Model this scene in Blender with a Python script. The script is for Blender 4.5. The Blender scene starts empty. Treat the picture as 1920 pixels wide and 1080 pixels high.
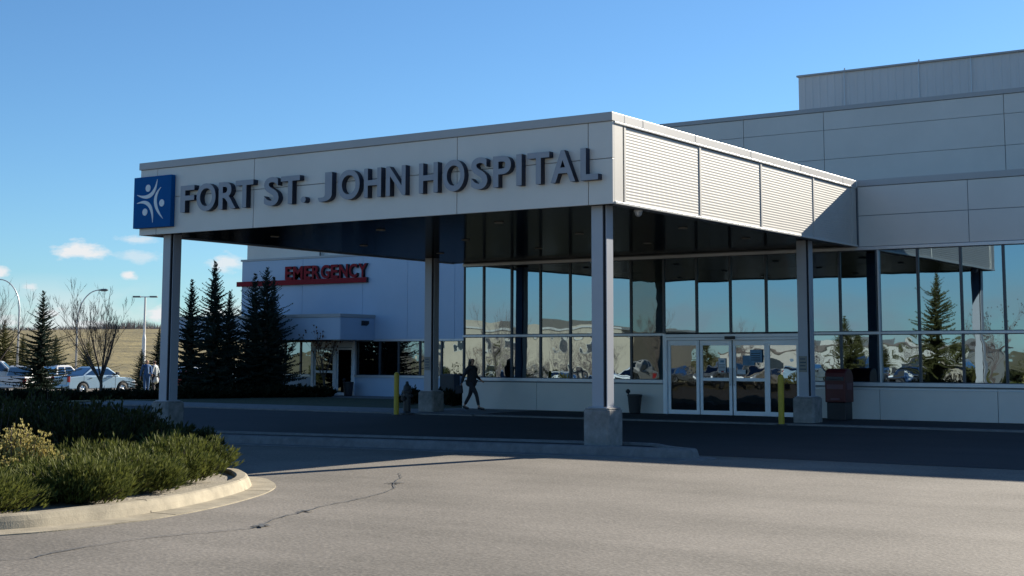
import bpy, bmesh, math, random
from mathutils import Vector, Matrix, noise
from math import sin, cos, pi, radians as R
random.seed(7)
C = bpy.context.scene.collection
sc = bpy.context.scene

# ------------------------------------------------------------------ camera
CAM = Vector((13.685, -23.488, 1.65))
FW = Vector((-.5604, .8207, .1119)).normalized()
RT = Vector((.8260, .5637, .0022)).normalized()
UP = RT.cross(FW).normalized()
RT = FW.cross(UP).normalized()
FPX, PPX, PPY = 2653.0, 960.0, 370.0
cd = bpy.data.cameras.new('camera'); cam = bpy.data.objects.new('camera', cd); C.objects.link(cam)
m = Matrix((RT, UP, -FW)).transposed().to_4x4(); m.translation = CAM
cam.matrix_world = m
cd.sensor_width = 36; cd.lens = FPX/1920*36; cd.shift_y = -(540-PPY)/1920
cd.clip_start = .1; cd.clip_end = 6000
sc.camera = cam

def ray(x, y): return FW + RT*((x-PPX)/FPX) - UP*((y-PPY)/FPX)
def at_depth(x, y, d): return CAM + ray(x, y)*d
def at_y(x, y, Y):
    r = ray(x, y); return CAM + r*((Y-CAM.y)/r.y)

def sm(a, b, x):
    t = min(1, max(0, (x-a)/(b-a))); return t*t*(3-2*t)
def gz(X, Y):
    t = sm(12, 0, Y)
    z = t*(-.19 + .011*min(0, max(-20, X)))
    z -= .85*sm(-32, -58, X)
    z -= .25*sm(-28, -60, Y)
    # hill beyond the parking lot on the left
    d = (X-CAM.x)*-.78 + (Y-CAM.y)*.62
    if X < -60: z += 9.6*sm(150, 430, d) * (1+.10*sin(X*.012+Y*.017)) * sm(-60, -90, X)
    return z

# ------------------------------------------------------------------ materials
def new_mat(name):
    mt = bpy.data.materials.new(name); mt.use_nodes = True
    nt = mt.node_tree; b = nt.nodes['Principled BSDF']
    return mt, nt, b
def mat(name, col, rough=.6, metal=0, var=.12, scale=3, bump=0, bscale=40, spec=.5, detail=4, col2=None, coord='Object', stretch=None, coat=0):
    mt, nt, b = new_mat(name); N = nt.nodes; L = nt.links
    tc = N.new('ShaderNodeTexCoord'); mp = N.new('ShaderNodeMapping')
    L.new(tc.outputs[coord], mp.inputs[0])
    if stretch: mp.inputs['Scale'].default_value = stretch
    nz = N.new('ShaderNodeTexNoise'); nz.inputs['Scale'].default_value = scale; nz.inputs['Detail'].default_value = detail
    nz.inputs['Roughness'].default_value = .65
    L.new(mp.outputs[0], nz.inputs['Vector'])
    cr = N.new('ShaderNodeValToRGB')
    c1 = [max(0, c*(1-var)) for c in col]; c2 = list(col2) if col2 else [min(1, c*(1+var)) for c in col]
    cr.color_ramp.elements[0].position = .3; cr.color_ramp.elements[1].position = .7
    cr.color_ramp.elements[0].color = (*c1, 1); cr.color_ramp.elements[1].color = (*c2, 1)
    L.new(nz.outputs['Fac'], cr.inputs[0]); L.new(cr.outputs[0], b.inputs['Base Color'])
    b.inputs['Roughness'].default_value = rough; b.inputs['Metallic'].default_value = metal
    b.inputs['Specular IOR Level'].default_value = spec
    b.inputs['Coat Weight'].default_value = coat
    if bump:
        n2 = N.new('ShaderNodeTexNoise'); n2.inputs['Scale'].default_value = bscale; n2.inputs['Detail'].default_value = 3
        L.new(mp.outputs[0], n2.inputs['Vector'])
        bp = N.new('ShaderNodeBump'); bp.inputs['Strength'].default_value = 1; bp.inputs['Distance'].default_value = bump
        L.new(n2.outputs['Fac'], bp.inputs['Height']); L.new(bp.outputs[0], b.inputs['Normal'])
    return mt

def asphalt(name, base, light, speck=.5):
    mt, nt, b = new_mat(name); N = nt.nodes; L = nt.links
    tc = N.new('ShaderNodeTexCoord')
    big = N.new('ShaderNodeTexNoise'); big.inputs['Scale'].default_value = .35; big.inputs['Detail'].default_value = 5
    mid = N.new('ShaderNodeTexNoise'); mid.inputs['Scale'].default_value = 14; mid.inputs['Detail'].default_value = 6; mid.inputs['Roughness'].default_value = .8
    fine = N.new('ShaderNodeTexVoronoi'); fine.inputs['Scale'].default_value = 24
    # long soft tyre-polished streaks following the drive
    mp = N.new('ShaderNodeMapping'); mp.inputs['Rotation'].default_value = (0, 0, R(18)); mp.inputs['Scale'].default_value = (.06, .9, 1)
    stn = N.new('ShaderNodeTexNoise'); stn.inputs['Scale'].default_value = 1; stn.inputs['Detail'].default_value = 3
    L.new(tc.outputs['Object'], mp.inputs[0]); L.new(mp.outputs[0], stn.inputs['Vector'])
    for n in (big, mid, fine): L.new(tc.outputs['Object'], n.inputs['Vector'])
    def mth(op, a, bb, cl=False):
        q = N.new('ShaderNodeMath'); q.operation = op; q.use_clamp = cl
        for i, v in enumerate((a, bb)):
            if isinstance(v, (int, float)): q.inputs[i].default_value = v
            else: L.new(v, q.inputs[i])
        return q.outputs[0]
    s = mth('MULTIPLY', big.outputs['Fac'], .80)
    s = mth('ADD', s, mth('MULTIPLY', mid.outputs['Fac'], speck))
    s = mth('ADD', s, mth('MULTIPLY', stn.outputs['Fac'], .45))
    s = mth('ADD', s, mth('MULTIPLY', fine.outputs['Distance'], .35))
    s = mth('SUBTRACT', s, .74 if speck < .6 else .88)
    s = mth('MULTIPLY', s, 1.5, True)
    cr = N.new('ShaderNodeMix'); cr.data_type = 'RGBA'
    cr.inputs['A'].default_value = (*base, 1); cr.inputs['B'].default_value = (*light, 1)
    L.new(s, cr.inputs['Factor']); L.new(cr.outputs['Result'], b.inputs['Base Color'])
    b.inputs['Roughness'].default_value = .88; b.inputs['Specular IOR Level'].default_value = .25
    bp = N.new('ShaderNodeBump'); bp.inputs['Distance'].default_value = .004; bp.inputs['Strength'].default_value = .8
    L.new(mth('ADD', fine.outputs['Distance'], mid.outputs['Fac']), bp.inputs['Height']); L.new(bp.outputs[0], b.inputs['Normal'])
    return mt

def leafmat(name, c1, c2, scale=2.2, rough=.7):
    mt, nt, b = new_mat(name); N = nt.nodes; L = nt.links
    tc = N.new('ShaderNodeTexCoord'); nz = N.new('ShaderNodeTexNoise'); nz.inputs['Scale'].default_value = scale; nz.inputs['Detail'].default_value = 5
    nz.inputs['Roughness'].default_value = .8
    L.new(tc.outputs['Object'], nz.inputs['Vector'])
    cr = N.new('ShaderNodeValToRGB'); cr.color_ramp.elements[0].position = .36; cr.color_ramp.elements[1].position = .64
    cr.color_ramp.elements[0].color = (*c1, 1); cr.color_ramp.elements[1].color = (*c2, 1)
    L.new(nz.outputs['Fac'], cr.inputs[0]); L.new(cr.outputs[0], b.inputs['Base Color'])
    b.inputs['Roughness'].default_value = rough; b.inputs['Specular IOR Level'].default_value = .2
    tr = N.new('ShaderNodeBsdfTranslucent'); L.new(cr.outputs[0], tr.inputs[0])
    mx = N.new('ShaderNodeMixShader'); mx.inputs[0].default_value = .25
    out = N['Material Output']
    L.new(b.outputs[0], mx.inputs[1]); L.new(tr.outputs[0], mx.inputs[2]); L.new(mx.outputs[0], out.inputs[0])
    return mt

def glassmat(name, tint=(.33, .44, .52), trans=(.10, .14, .15), refl=.62, wave=.004, wscale=1.6, wave2=0):
    mt, nt, b = new_mat(name); N = nt.nodes; L = nt.links
    N.remove(b); out = N['Material Output']
    tc = N.new('ShaderNodeTexCoord'); oi = N.new('ShaderNodeObjectInfo')
    ad = N.new('ShaderNodeVectorMath'); ad.operation = 'ADD'
    ml = N.new('ShaderNodeMath'); ml.operation = 'MULTIPLY'; ml.inputs[1].default_value = 60
    L.new(oi.outputs['Random'], ml.inputs[0]); L.new(tc.outputs['Object'], ad.inputs[0]); L.new(ml.outputs[0], ad.inputs[1])
    n1 = N.new('ShaderNodeTexNoise'); n1.inputs['Scale'].default_value = wscale; n1.inputs['Detail'].default_value = 1.2
    L.new(ad.outputs[0], n1.inputs['Vector'])
    bp = N.new('ShaderNodeBump'); bp.inputs['Strength'].default_value = 1; bp.inputs['Distance'].default_value = wave
    L.new(n1.outputs['Fac'], bp.inputs['Height'])
    gl = N.new('ShaderNodeBsdfGlossy'); gl.inputs['Roughness'].default_value = .01; gl.inputs['Color'].default_value = (*tint, 1)
    L.new(bp.outputs[0], gl.inputs['Normal'])
    tr = N.new('ShaderNodeBsdfTransparent'); tr.inputs[0].default_value = (*trans, 1)
    fr = N.new('ShaderNodeFresnel'); fr.inputs['IOR'].default_value = 1.5
    mr = N.new('ShaderNodeMapRange'); mr.inputs['To Min'].default_value = refl; mr.inputs['To Max'].default_value = 1
    L.new(fr.outputs[0], mr.inputs['Value'])
    mx = N.new('ShaderNodeMixShader'); L.new(mr.outputs[0], mx.inputs[0])
    L.new(tr.outputs[0], mx.inputs[1]); L.new(gl.outputs[0], mx.inputs[2]); L.new(mx.outputs[0], out.inputs[0])
    return mt

M = {}
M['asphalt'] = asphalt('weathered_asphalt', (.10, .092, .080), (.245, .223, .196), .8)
M['asphalt_dark'] = asphalt('shade_dark_asphalt', (.030, .032, .036), (.055, .057, .060), .3)  # asphalt with the canopy's deep shade put into its colour
M['concrete'] = mat('concrete', (.29, .255, .19), .85, var=.26, scale=3.5, bump=.004, bscale=60, detail=8, spec=.3)
M['concrete_grey'] = mat('grey_concrete', (.24, .235, .225), .85, var=.42, scale=3.2, bump=.004, bscale=50, detail=9, spec=.3)
M['kerb_shade'] = mat('shaded_kerb_concrete', (.17, .17, .17), .85, var=.25, scale=4, bump=.003, detail=7, spec=.3)  # kerb concrete darkened and greyed, shade put into the colour
M['panel'] = mat('composite_panel', (.59, .57, .53), .36, var=.05, scale=.5, bump=.005, bscale=.6, spec=.5)
M['cap'] = mat('parapet_cap_metal', (.36, .365, .37), .45, var=.04, scale=1, spec=.5)
M['pent'] = mat('ribbed_cladding', (.60, .59, .58), .5, var=.06, scale=.6, stretch=(1, 1, .2))
M['louver'] = mat('louver_metal', (.43, .42, .395), .5, var=.04, scale=2)
M['joint'] = mat('dark_joint', (.17, .19, .21), .6)
M['bright_trim'] = mat('bright_metal_trim', (.50, .50, .48), .35, var=.04)
M['alu'] = mat('anodised_aluminium', (.50, .53, .56), .35, metal=.35, var=.05)
M['white_frame'] = mat('white_door_frame', (.84, .88, .92), .35, var=.04)
M['mullion'] = mat('dark_mullion', (.025, .04, .06), .35, var=.1)
M['wing_wall'] = mat('emergency_wing_panel', (.37, .47, .60), .42, var=.03, scale=.7, bump=.002, bscale=.7)
M['soffit'] = mat('dark_soffit_panel', (.012, .014, .017), .14, var=.25, scale=1.2, stretch=(1, .15, 1), bump=.0012, bscale=1.3, spec=.32)
def glossy_dark(name, base, gl, rough):
    mt, nt, b = new_mat(name); N = nt.nodes; L = nt.links; out = N['Material Output']; N.remove(b)
    tc = N.new('ShaderNodeTexCoord'); mp = N.new('ShaderNodeMapping'); mp.inputs['Scale'].default_value = (1, .12, 1)
    nz = N.new('ShaderNodeTexNoise'); nz.inputs['Scale'].default_value = 1.4; nz.inputs['Detail'].default_value = 4
    L.new(tc.outputs['Object'], mp.inputs[0]); L.new(mp.outputs[0], nz.inputs['Vector'])
    bp = N.new('ShaderNodeBump'); bp.inputs['Distance'].default_value = .002; L.new(nz.outputs['Fac'], bp.inputs['Height'])
    d = N.new('ShaderNodeBsdfDiffuse'); d.inputs[0].default_value = (*base, 1)
    g = N.new('ShaderNodeBsdfGlossy'); g.inputs['Color'].default_value = (*gl, 1); g.inputs['Roughness'].default_value = rough; L.new(bp.outputs[0], g.inputs['Normal'])
    a = N.new('ShaderNodeAddShader'); L.new(d.outputs[0], a.inputs[0]); L.new(g.outputs[0], a.inputs[1]); L.new(a.outputs[0], out.inputs[0]); return mt
M['soffit'] = glossy_dark('dark_gloss_soffit', (.010, .012, .014), (.13, .135, .14), .13)
M['column'] = mat('painted_steel_column', (.33, .35, .39), .38, var=.05, scale=1.4)
M['column_core'] = mat('column_reveal', (.012, .014, .02), .6)
M['glass'] = glassmat('curtain_glass', tint=(.28, .385, .47), wave=.0016, wscale=.9)
M['glass_low'] = glassmat('curtain_glass_lower', wave=.0024, wscale=1.8)
M['glass_blind'] = glassmat('blind_glass', tint=(.30, .36, .38), trans=(.6, .65, .65), refl=.30, wave=.002)
M['glass_dim'] = glassmat('dim_glass', tint=(.5, .55, .58), trans=(.5, .5, .5), refl=.05, wave=.003)
M['glass_door'] = glassmat('door_glass', tint=(.30, .37, .42), wave=.0024, wscale=1.9)
M['carglass'] = glassmat('vehicle_glass', tint=(.5, .55, .6), trans=(.04, .05, .06), refl=.35, wave=.0)
M['interior'] = mat('interior_wall', (.12, .12, .12), .8)
M['interior_floor'] = mat('interior_floor', (.07, .07, .07), .4)
M['letter'] = mat('grey_sign_letter', (.25, .27, .31), .45, var=.05)
M['letter_side'] = mat('navy_letter_return', (.012, .02, .045), .5)
M['red'] = mat('red_sign', (.24, .012, .020), .6, var=.05, spec=.15)
M['red_side'] = mat('dark_red_return', (.03, .008, .012), .5)
M['logo_blue'] = mat('blue_sign_panel', (.002, .085, .27), .6, var=.04, spec=.08)
M['logo_white'] = mat('pale_emblem', (.62, .68, .72), .5, var=.03)
M['yellow'] = mat('yellow_bollard_paint', (.46, .33, .02), .45, var=.1, scale=6)
M['black'] = mat('black_plastic', (.018, .02, .024), .5)
M['dark_metal'] = mat('dark_metal', (.03, .033, .04), .45)
M['maroon'] = mat('maroon_paint', (.075, .008, .008), .5, var=.15)
M['maroon_light'] = mat('worn_maroon_label', (.12, .05, .06), .5, var=.2)
M['paper'] = mat('notice_paper', (.62, .66, .70), .7, var=.05)
M['poster_blue'] = mat('blue_poster', (.12, .25, .38), .6, var=.3, scale=5)
M['poster_dark'] = mat('dark_poster_print', (.04, .06, .09), .6)
M['plate'] = mat('notice_plate', (.22, .21, .18), .5, var=.1)
M['galv'] = mat('galvanised_steel', (.52, .53, .54), .4, metal=.4)
M['lamp_head'] = mat('lamp_head_grey', (.12, .13, .14), .4)
M['tyre'] = mat('tyre_rubber', (.02, .02, .02), .8)
M['rim'] = mat('wheel_rim', (.55, .56, .57), .3, metal=.7)
M['tail'] = mat('tail_lamp', (.30, .012, .012), .25)
M['head'] = mat('head_lamp', (.75, .76, .78), .12)
M['bark'] = mat('bark', (.075, .058, .048), .9, var=.3, scale=8)
M['bark_grey'] = mat('grey_bark', (.13, .105, .10), .9, var=.3, scale=8)
M['soil'] = mat('mulch_soil', (.10, .085, .065), .95, var=.35, scale=9, bump=.02, bscale=22)
M['gravel'] = mat('planter_gravel', (.28, .25, .20), .9, var=.45, scale=26, bump=.02, bscale=40)
M['grass_dry'] = mat('dry_hill_grass', (.085, .070, .024), .95, var=.35, scale=.16, detail=14, col2=(.27, .215, .085), bump=.3, bscale=1.2, stretch=(1, 1, 5))
M['lawn'] = mat('dull_lawn', (.035, .045, .018), .95, var=.3, scale=4, bump=.02, bscale=30)
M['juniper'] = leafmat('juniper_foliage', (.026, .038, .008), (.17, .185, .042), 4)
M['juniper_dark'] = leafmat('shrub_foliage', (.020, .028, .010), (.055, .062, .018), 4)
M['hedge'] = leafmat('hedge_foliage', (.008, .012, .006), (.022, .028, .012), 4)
M['golden'] = leafmat('golden_foliage', (.28, .25, .08), (.58, .50, .21), 7)
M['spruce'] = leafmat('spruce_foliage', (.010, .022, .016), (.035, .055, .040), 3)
M['spruce_lit'] = leafmat('sunlit_spruce_foliage', (.045, .05, .014), (.12, .115, .04), 2)  # spruce foliage lightened to olive, sunlight put into the colour
M['twig'] = mat('pale_twigs', (.30, .25, .22), .9)
M['redleaf'] = leafmat('reddish_leaves', (.07, .02, .015), (.14, .06, .03), 4)
M['skin'] = mat('skin', (.42, .24, .17), .55, var=.05)
M['cloth_black'] = mat('black_cloth', (.028, .028, .036), .85, var=.2, scale=9)
M['cloth_blue'] = mat('blue_cloth', (.03, .10, .26), .8, var=.2, scale=8)
M['cloth_pale'] = mat('pale_cloth', (.42, .46, .50), .8, var=.1, scale=8)
M['hair_dark'] = mat('dark_hair', (.010, .008, .008), .6)
M['hair_grey'] = mat('grey_hair', (.25, .25, .25), .7)
M['tan'] = mat('tan_stucco', (.36, .31, .24), .8, var=.08, scale=.5)
M['tan2'] = mat('cream_siding', (.40, .39, .36), .8, var=.08, scale=.5)
M['roof'] = mat('brown_roof', (.12, .10, .09), .8)
M['winglass'] = mat('dark_window', (.03, .04, .05), .2)
def paint(name, col, metal=.0, rough=.28): return mat(name, col, rough, metal=metal, var=.03, coat=.6)
M['p_white'] = paint('white_paint', (.62, .62, .62)); M['p_silver'] = paint('silver_blue_paint', (.30, .42, .52), .35)
M['p_red'] = paint('red_paint', (.32, .02, .02)); M['p_grey'] = paint('grey_paint', (.16, .17, .18), .4)
M['p_blue'] = paint('blue_paint', (.03, .07, .16), .3); M['p_tan'] = paint('tan_paint', (.40, .34, .26), .3)

# ------------------------------------------------------------------ mesh builder
class MB:
    def __init__(s): s.v = []; s.f = []; s.mi = []
    def add(s, vs, fs, mi=0):
        o = len(s.v); s.v += [tuple(v) for v in vs]
        s.f += [tuple(i+o for i in f) for f in fs]; s.mi += [mi]*len(fs)
    def box(s, x0, x1, y0, y1, z0, z1, mi=0, rz=0, about=None):
        vs = [(x, y, z) for z in (z0, z1) for y in (y0, y1) for x in (x0, x1)]
        if rz:
            a = about or ((x0+x1)/2, (y0+y1)/2); c, sn = cos(rz), sin(rz)
            vs = [(a[0]+(x-a[0])*c-(y-a[1])*sn, a[1]+(x-a[0])*sn+(y-a[1])*c, z) for x, y, z in vs]
        s.add(vs, [(0,2,3,1),(4,5,7,6),(0,1,5,4),(2,6,7,3),(1,3,7,5),(0,4,6,2)], mi)
    def tube(s, pts, rad, n=8, mi=0, cap=True):
        pts = [Vector(p) for p in pts]
        if isinstance(rad, (int, float)): rad = [rad]*len(pts)
        vs = []; ref = None
        for i, p in enumerate(pts):
            t = (pts[min(i+1, len(pts)-1)]-pts[max(i-1, 0)]).normalized()
            if ref is None: ref = Vector((1, 0, 0)) if abs(t.z) > .8 else Vector((0, 0, 1))
            a = (ref - t*ref.dot(t)).normalized(); b = t.cross(a); ref = a
            vs += [p + (a*cos(2*pi*k/n)+b*sin(2*pi*k/n))*rad[i] for k in range(n)]
        fs = [(i*n+k, i*n+(k+1) % n, (i+1)*n+(k+1) % n, (i+1)*n+k) for i in range(len(pts)-1) for k in range(n)]
        if cap: fs += [tuple(range(n-1, -1, -1)), tuple((len(pts)-1)*n+k for k in range(n))]
        s.add(vs, fs, mi)
    def lathe(s, prof, n=20, at=(0, 0, 0), mi=0):
        vs = [(at[0]+r*cos(2*pi*k/n), at[1]+r*sin(2*pi*k/n), at[2]+z) for r, z in prof for k in range(n)]
        fs = [(i*n+k, i*n+(k+1) % n, (i+1)*n+(k+1) % n, (i+1)*n+k) for i in range(len(prof)-1) for k in range(n)]
        fs += [tuple(range(n-1, -1, -1)), tuple((len(prof)-1)*n+k for k in range(n))]
        s.add(vs, fs, mi)
    def prism(s, poly, a, b, axis='y', mi=0):   # poly in the plane across the axis
        def mk(p, t):
            return (p[0], t, p[1]) if axis == 'y' else ((t, p[0], p[1]) if axis == 'x' else (p[0], p[1], t))
        n = len(poly); vs = [mk(p, a) for p in poly]+[mk(p, b) for p in poly]
        fs = [tuple(range(n)), tuple(range(2*n-1, n-1, -1))]+[(i, i+n, (i+1) % n+n, (i+1) % n) for i in range(n)]
        s.add(vs, fs, mi)
    def build(s, name, mats, parent=None, bevel=0, smooth=False, loc=None, fix=True):
        me = bpy.data.meshes.new(name); me.from_pydata(s.v, [], s.f); me.update()
        if not isinstance(mats, (list, tuple)): mats = [mats]
        for q in mats: me.materials.append(q)
        if len(mats) > 1: me.polygons.foreach_set('material_index', s.mi)
        if fix:
            bm = bmesh.new(); bm.from_mesh(me); bmesh.ops.recalc_face_normals(bm, faces=bm.faces); bm.to_mesh(me); bm.free()
        o = bpy.data.objects.new(name, me); C.objects.link(o)
        if parent: o.parent = parent
        if loc: o.location = loc
        if bevel:
            bv = o.modifiers.new('bevel', 'BEVEL'); bv.width = bevel; bv.segments = 2; bv.limit_method = 'ANGLE'; bv.angle_limit = R(40)
        if smooth:
            for p in me.polygons: p.use_smooth = True
        return o
def tag(o, label=None, cat=None, group=None, kind=None):
    if label: o['label'] = label
    if cat: o['category'] = cat
    if group: o['group'] = group
    if kind: o['kind'] = kind
    return o
def thing(name, label, cat, loc=(0, 0, 0), rz=0, group=None):
    o = bpy.data.objects.new(name, None); C.objects.link(o); o.location = loc; o.rotation_euler = (0, 0, rz)
    o.empty_display_size = .2
    return tag(o, label, cat, group)
def copy_tree(o, parent=None):
    c = o.copy(); C.objects.link(c)
    if parent: c.parent = parent
    for ch in [x for x in bpy.data.objects if x.parent == o]: copy_tree(ch, c)
    return c

# ------------------------------------------------------------------ ground
def sheet(name, xs, ys, dz, m, inside=None, kind='structure'):
    b = MB(); idx = {}
    for i, x in enumerate(xs):
        for j, y in enumerate(ys): idx[i, j] = len(b.v); b.v.append((x, y, gz(x, y)+dz))
    for i in range(len(xs)-1):
        for j in range(len(ys)-1):
            cx, cy = (xs[i]+xs[i+1])/2, (ys[j]+ys[j+1])/2
            if inside and not inside(cx, cy): continue
            b.f.append((idx[i, j], idx[i+1, j], idx[i+1, j+1], idx[i, j+1])); b.mi.append(0)
    o = b.build(name, m, fix=False, smooth=True); tag(o, kind=kind); return o
def rng(a, b, st):
    n = max(1, round((b-a)/st)); return [a+(b-a)*i/n for i in range(n+1)]
gx = [-3000, -2000, -1300, -900]+rng(-700, -80, 10)+rng(-78, 40, 2)[0:]+rng(50, 200, 25)+[400, 900, 2000, 3000]
gy = [-3000, -1500, -700, -300]+rng(-200, -70, 10)+rng(-68, 60, 2)+rng(66, 420, 10)+[520, 700, 1000, 1600, 3000]
sheet('ground', gx, gy, -.06, M['grass_dry'])
sheet('road', rng(-27.5, 60, .7), rng(-68, 12.9, .7), 0.0, M['asphalt'])
# drive under the canopy: asphalt colour darkened to deepen the shade there
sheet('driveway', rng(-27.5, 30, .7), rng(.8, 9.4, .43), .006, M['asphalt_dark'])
sheet('parking_lot', rng(-110, -46, 2), rng(20, 74, 2), -.01, M['asphalt'])
sheet('access_road', rng(-200, -112, 4), rng(60, 72, 4), .12, M['concrete_grey'])

# seam and cracks of the asphalt
def strip(b, pts, w0, w1=None, dz=.012, jitter=0):
    L = []
    for i, p in enumerate(pts):
        a = Vector(pts[max(0, i-1)]); c = Vector(pts[min(len(pts)-1, i+1)]); t = (c-a).normalized(); n = Vector((-t.y, t.x))
        w = (w0 + (random.random()-.5)*jitter*w0)
        L.append((p[0]+n.x*w/2, p[1]+n.y*w/2)); L.append((p[0]-n.x*w/2, p[1]-n.y*w/2))
    vs = [(x, y, gz(x, y)+dz) for x, y in L]
    b.add(vs, [(2*i, 2*i+1, 2*i+3, 2*i+2) for i in range(len(pts)-1)])
def smooth_path(P, n=8):
    out = []
    for i in range(len(P)-1):
        p0, p1, p2, p3 = [Vector(P[max(0, min(len(P)-1, k))]) for k in (i-1, i, i+1, i+2)]
        for k in range(n):
            t = k/n
            out.append(.5*((2*p1)+(p2-p0)*t+(2*p0-5*p1+4*p2-p3)*t*t+(3*p1-p0-3*p2+p3)*t**3))
    out.append(Vector(P[-1])); return [(q.x, q.y) if len(q) == 2 else tuple(q) for q in out]
def gpix(x, y, z=-.2):
    r = ray(x, y); return (CAM + r*((z-CAM.z)/r.z)).to_2d()[:]
b = MB()
ck = [gpix(x, y) for x, y in [(-60, 1062), (0, 1054), (60, 1049), (120, 1036), (250, 1015), (330, 1006), (400, 1000), (455, 995), (490, 989), (520, 974), (570, 962), (620, 948), (660, 941), (700, 932), (735, 920), (742, 905), (752, 897), (748, 888)]]
ck = smooth_path(ck, 5)
ck = [(x+random.uniform(-.018, .018), y+random.uniform(-.018, .018)) for x, y in ck]
strip(b, ck, .018, jitter=.9)
for (x, y), w in (((490, 989), .09), ((572, 961), .07), ((742, 908), .07)):
    g = gpix(x, y)
    for _ in range(4):
        a = random.uniform(0, pi); q = random.uniform(.05, .16)
        strip(b, [(g[0]-q*cos(a), g[1]-q*sin(a)), g, (g[0]+q*cos(a), g[1]+q*sin(a))], w*.55, jitter=.6, dz=.013+.001*_)
tag(b.build('asphalt_crack', mat('crack_sealant', (.075, .078, .080), .7, var=.2, scale=8), fix=False), kind='structure')

# ---------------- planter with kerb and gutter
def gpix2(x, y):
    z = -.2
    for _ in range(4): g = gpix(x, y, z); z = gz(*g)
    return g
outer = [(-9, -22), (-4.2, -19.4), (-1.0, -17.2)]+[gpix2(*q) for q in [(-120, 1012), (0, 1005), (100, 997), (200, 985), (300, 972), (400, 953), (470, 935), (506, 922), (517, 912), (508, 903), (484, 896)]]
e_ = outer[-1]; outer += [(e_[0]-.9, e_[1]-.05), (e_[0]-2.2, e_[1]-.4), (e_[0]-5, e_[1]-.7), (e_[0]-11, e_[1]-.8), (e_[0]-18, e_[1]-1)]
op = smooth_path(outer, 7)
def offset(P, d):
    o = []
    for i, p in enumerate(P):
        a = Vector(P[max(0, i-1)]); c = Vector(P[min(len(P)-1, i+1)]); t = (c-a).normalized(); o.append((p[0]-t.y*d, p[1]+t.x*d))
    return o
def profile_sweep(b, P, prof, mi=0):
    rows = [[(x, y, gz(x, y)+h) for x, y in offset(P, d)] for d, h in prof]
    n = len(P); vs = [q for r in rows for q in r]
    b.add(vs, [(j*n+i, j*n+i+1, (j+1)*n+i+1, (j+1)*n+i) for j in range(len(rows)-1) for i in range(n-1)], mi)
b = MB(); profile_sweep(b, op, [(0, -.03), (0, .012), (.34, .022), (.37, .10), (.40, .15), (.43, .165), (.55, .165), (.575, .15), (.58, .02)])
kerb = b.build('kerb', M['concrete'], fix=False, smooth=False); tag(kerb, kind='structure')
b = MB()
acc = 0
for i in range(1, len(op)):
    acc += (Vector(op[i])-Vector(op[i-1])).length
    if acc > 2.9:
        acc = 0
        prof = [(0, .014), (.34, .024), (.375, .102), (.405, .152), (.43, .168), (.57, .168)]
        t = (Vector(op[i])-Vector(op[i-1])).normalized()
        v = []
        for d, h in prof:
            q = offset(op, d)[i]
            for s_ in (-.012, .012): v.append((q[0]+t.x*s_, q[1]+t.y*s_, gz(*q)+h+.001))
        b.add(v, [(2*k, 2*k+1, 2*k+3, 2*k+2) for k in range(len(prof)-1)])
kj = b.build('kerb_joint', mat('kerb_joint_dark', (.10, .085, .06), .9), fix=False); tag(kj, kind='structure')
inner = offset(op, .57)
b = MB(); cpt = (-9, -14)
vs = [(cpt[0], cpt[1], gz(*cpt)+.18)]
for k in range(1, 9):
    for x, y in inner:
        X = cpt[0]+(x-cpt[0])*k/8; Y = cpt[1]+(y-cpt[1])*k/8
        vs.append((X, Y, gz(X, Y)+.10+(.08*(1-k/8))+.02*noise.noise((X*1.5, Y*1.5, 0))))
n = len(inner); fs = [(0, 1+i, 2+i) for i in range(n-1)]
for k in range(7): fs += [(1+k*n+i, 1+(k+1)*n+i, 2+(k+1)*n+i, 2+k*n+i) for i in range(n-1)]
b.add(vs, fs); tag(b.build('planting_bed', M['gravel'], fix=False), kind='structure')

# ---------------- long island beside the canopy's front columns
isl = [(-27, -.95), (-20, -.85), (-12, -.62), (-6, -.52), (0, -.45), (1.35, -.42), (1.72, -.36), (1.80, -.1), (1.70, .12), (1.2, .35), (.5, .95), (-.4, 1.05), (-6, 1.02), (-20, .9), (-27, .85)]
ip = smooth_path(isl[:6], 5)[:-1]+smooth_path(isl[5:11], 4)[:-1]+smooth_path(isl[10:], 5)
b = MB(); profile_sweep(b, ip, [(-.30, -.02), (-.30, .012), (0, .02), (.03, .13), (.05, .17), (.08, .185), (.22, .185), (.235, .13)])
tag(b.build('island_kerb', M['kerb_shade'], fix=False), kind='structure')
b = MB(); inn = offset(ip, .22); k = len(inn)
b.add([(x, y, gz(x, y)+.14) for x, y in inn], [tuple(range(k))])
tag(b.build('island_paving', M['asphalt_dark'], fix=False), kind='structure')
# ---------------- sidewalks
def slab(name, x0, x1, y0, y1, h, m, st=1.0, edge=True):
    b = MB(); xs = rng(x0, x1, st); ys = rng(y0, y1, st)
    top = {}
    for i, x in enumerate(xs):
        for j, y in enumerate(ys): top[i, j] = len(b.v); b.v.append((x, y, gz(x, y)+h))
    for i in range(len(xs)-1):
        for j in range(len(ys)-1): b.f.append((top[i, j], top[i+1, j], top[i+1, j+1], top[i, j+1])); b.mi.append(0)
    def side(P):
        n = len(P); b.add([(x, y, gz(x, y)+h) for x, y in P]+[(x, y, gz(x, y)-.05) for x, y in P], [(i, i+1, n+i+1, n+i) for i in range(n-1)])
    side([(x, y0) for x in xs]); side([(x1, y) for y in ys]); side([(x, y1) for x in xs]); side([(x0, y) for y in ys])
    o = b.build(name, m, smooth=False); tag(o, kind='structure'); return o
slab('sidewalk', -27.4, -10.2, 9.5, 11.6, .035, M['kerb_shade'])
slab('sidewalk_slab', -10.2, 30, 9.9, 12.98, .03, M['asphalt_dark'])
slab('sidewalk_edge', -10.2, 30, 9.62, 9.9, .034, M['kerb_shade'])
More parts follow.
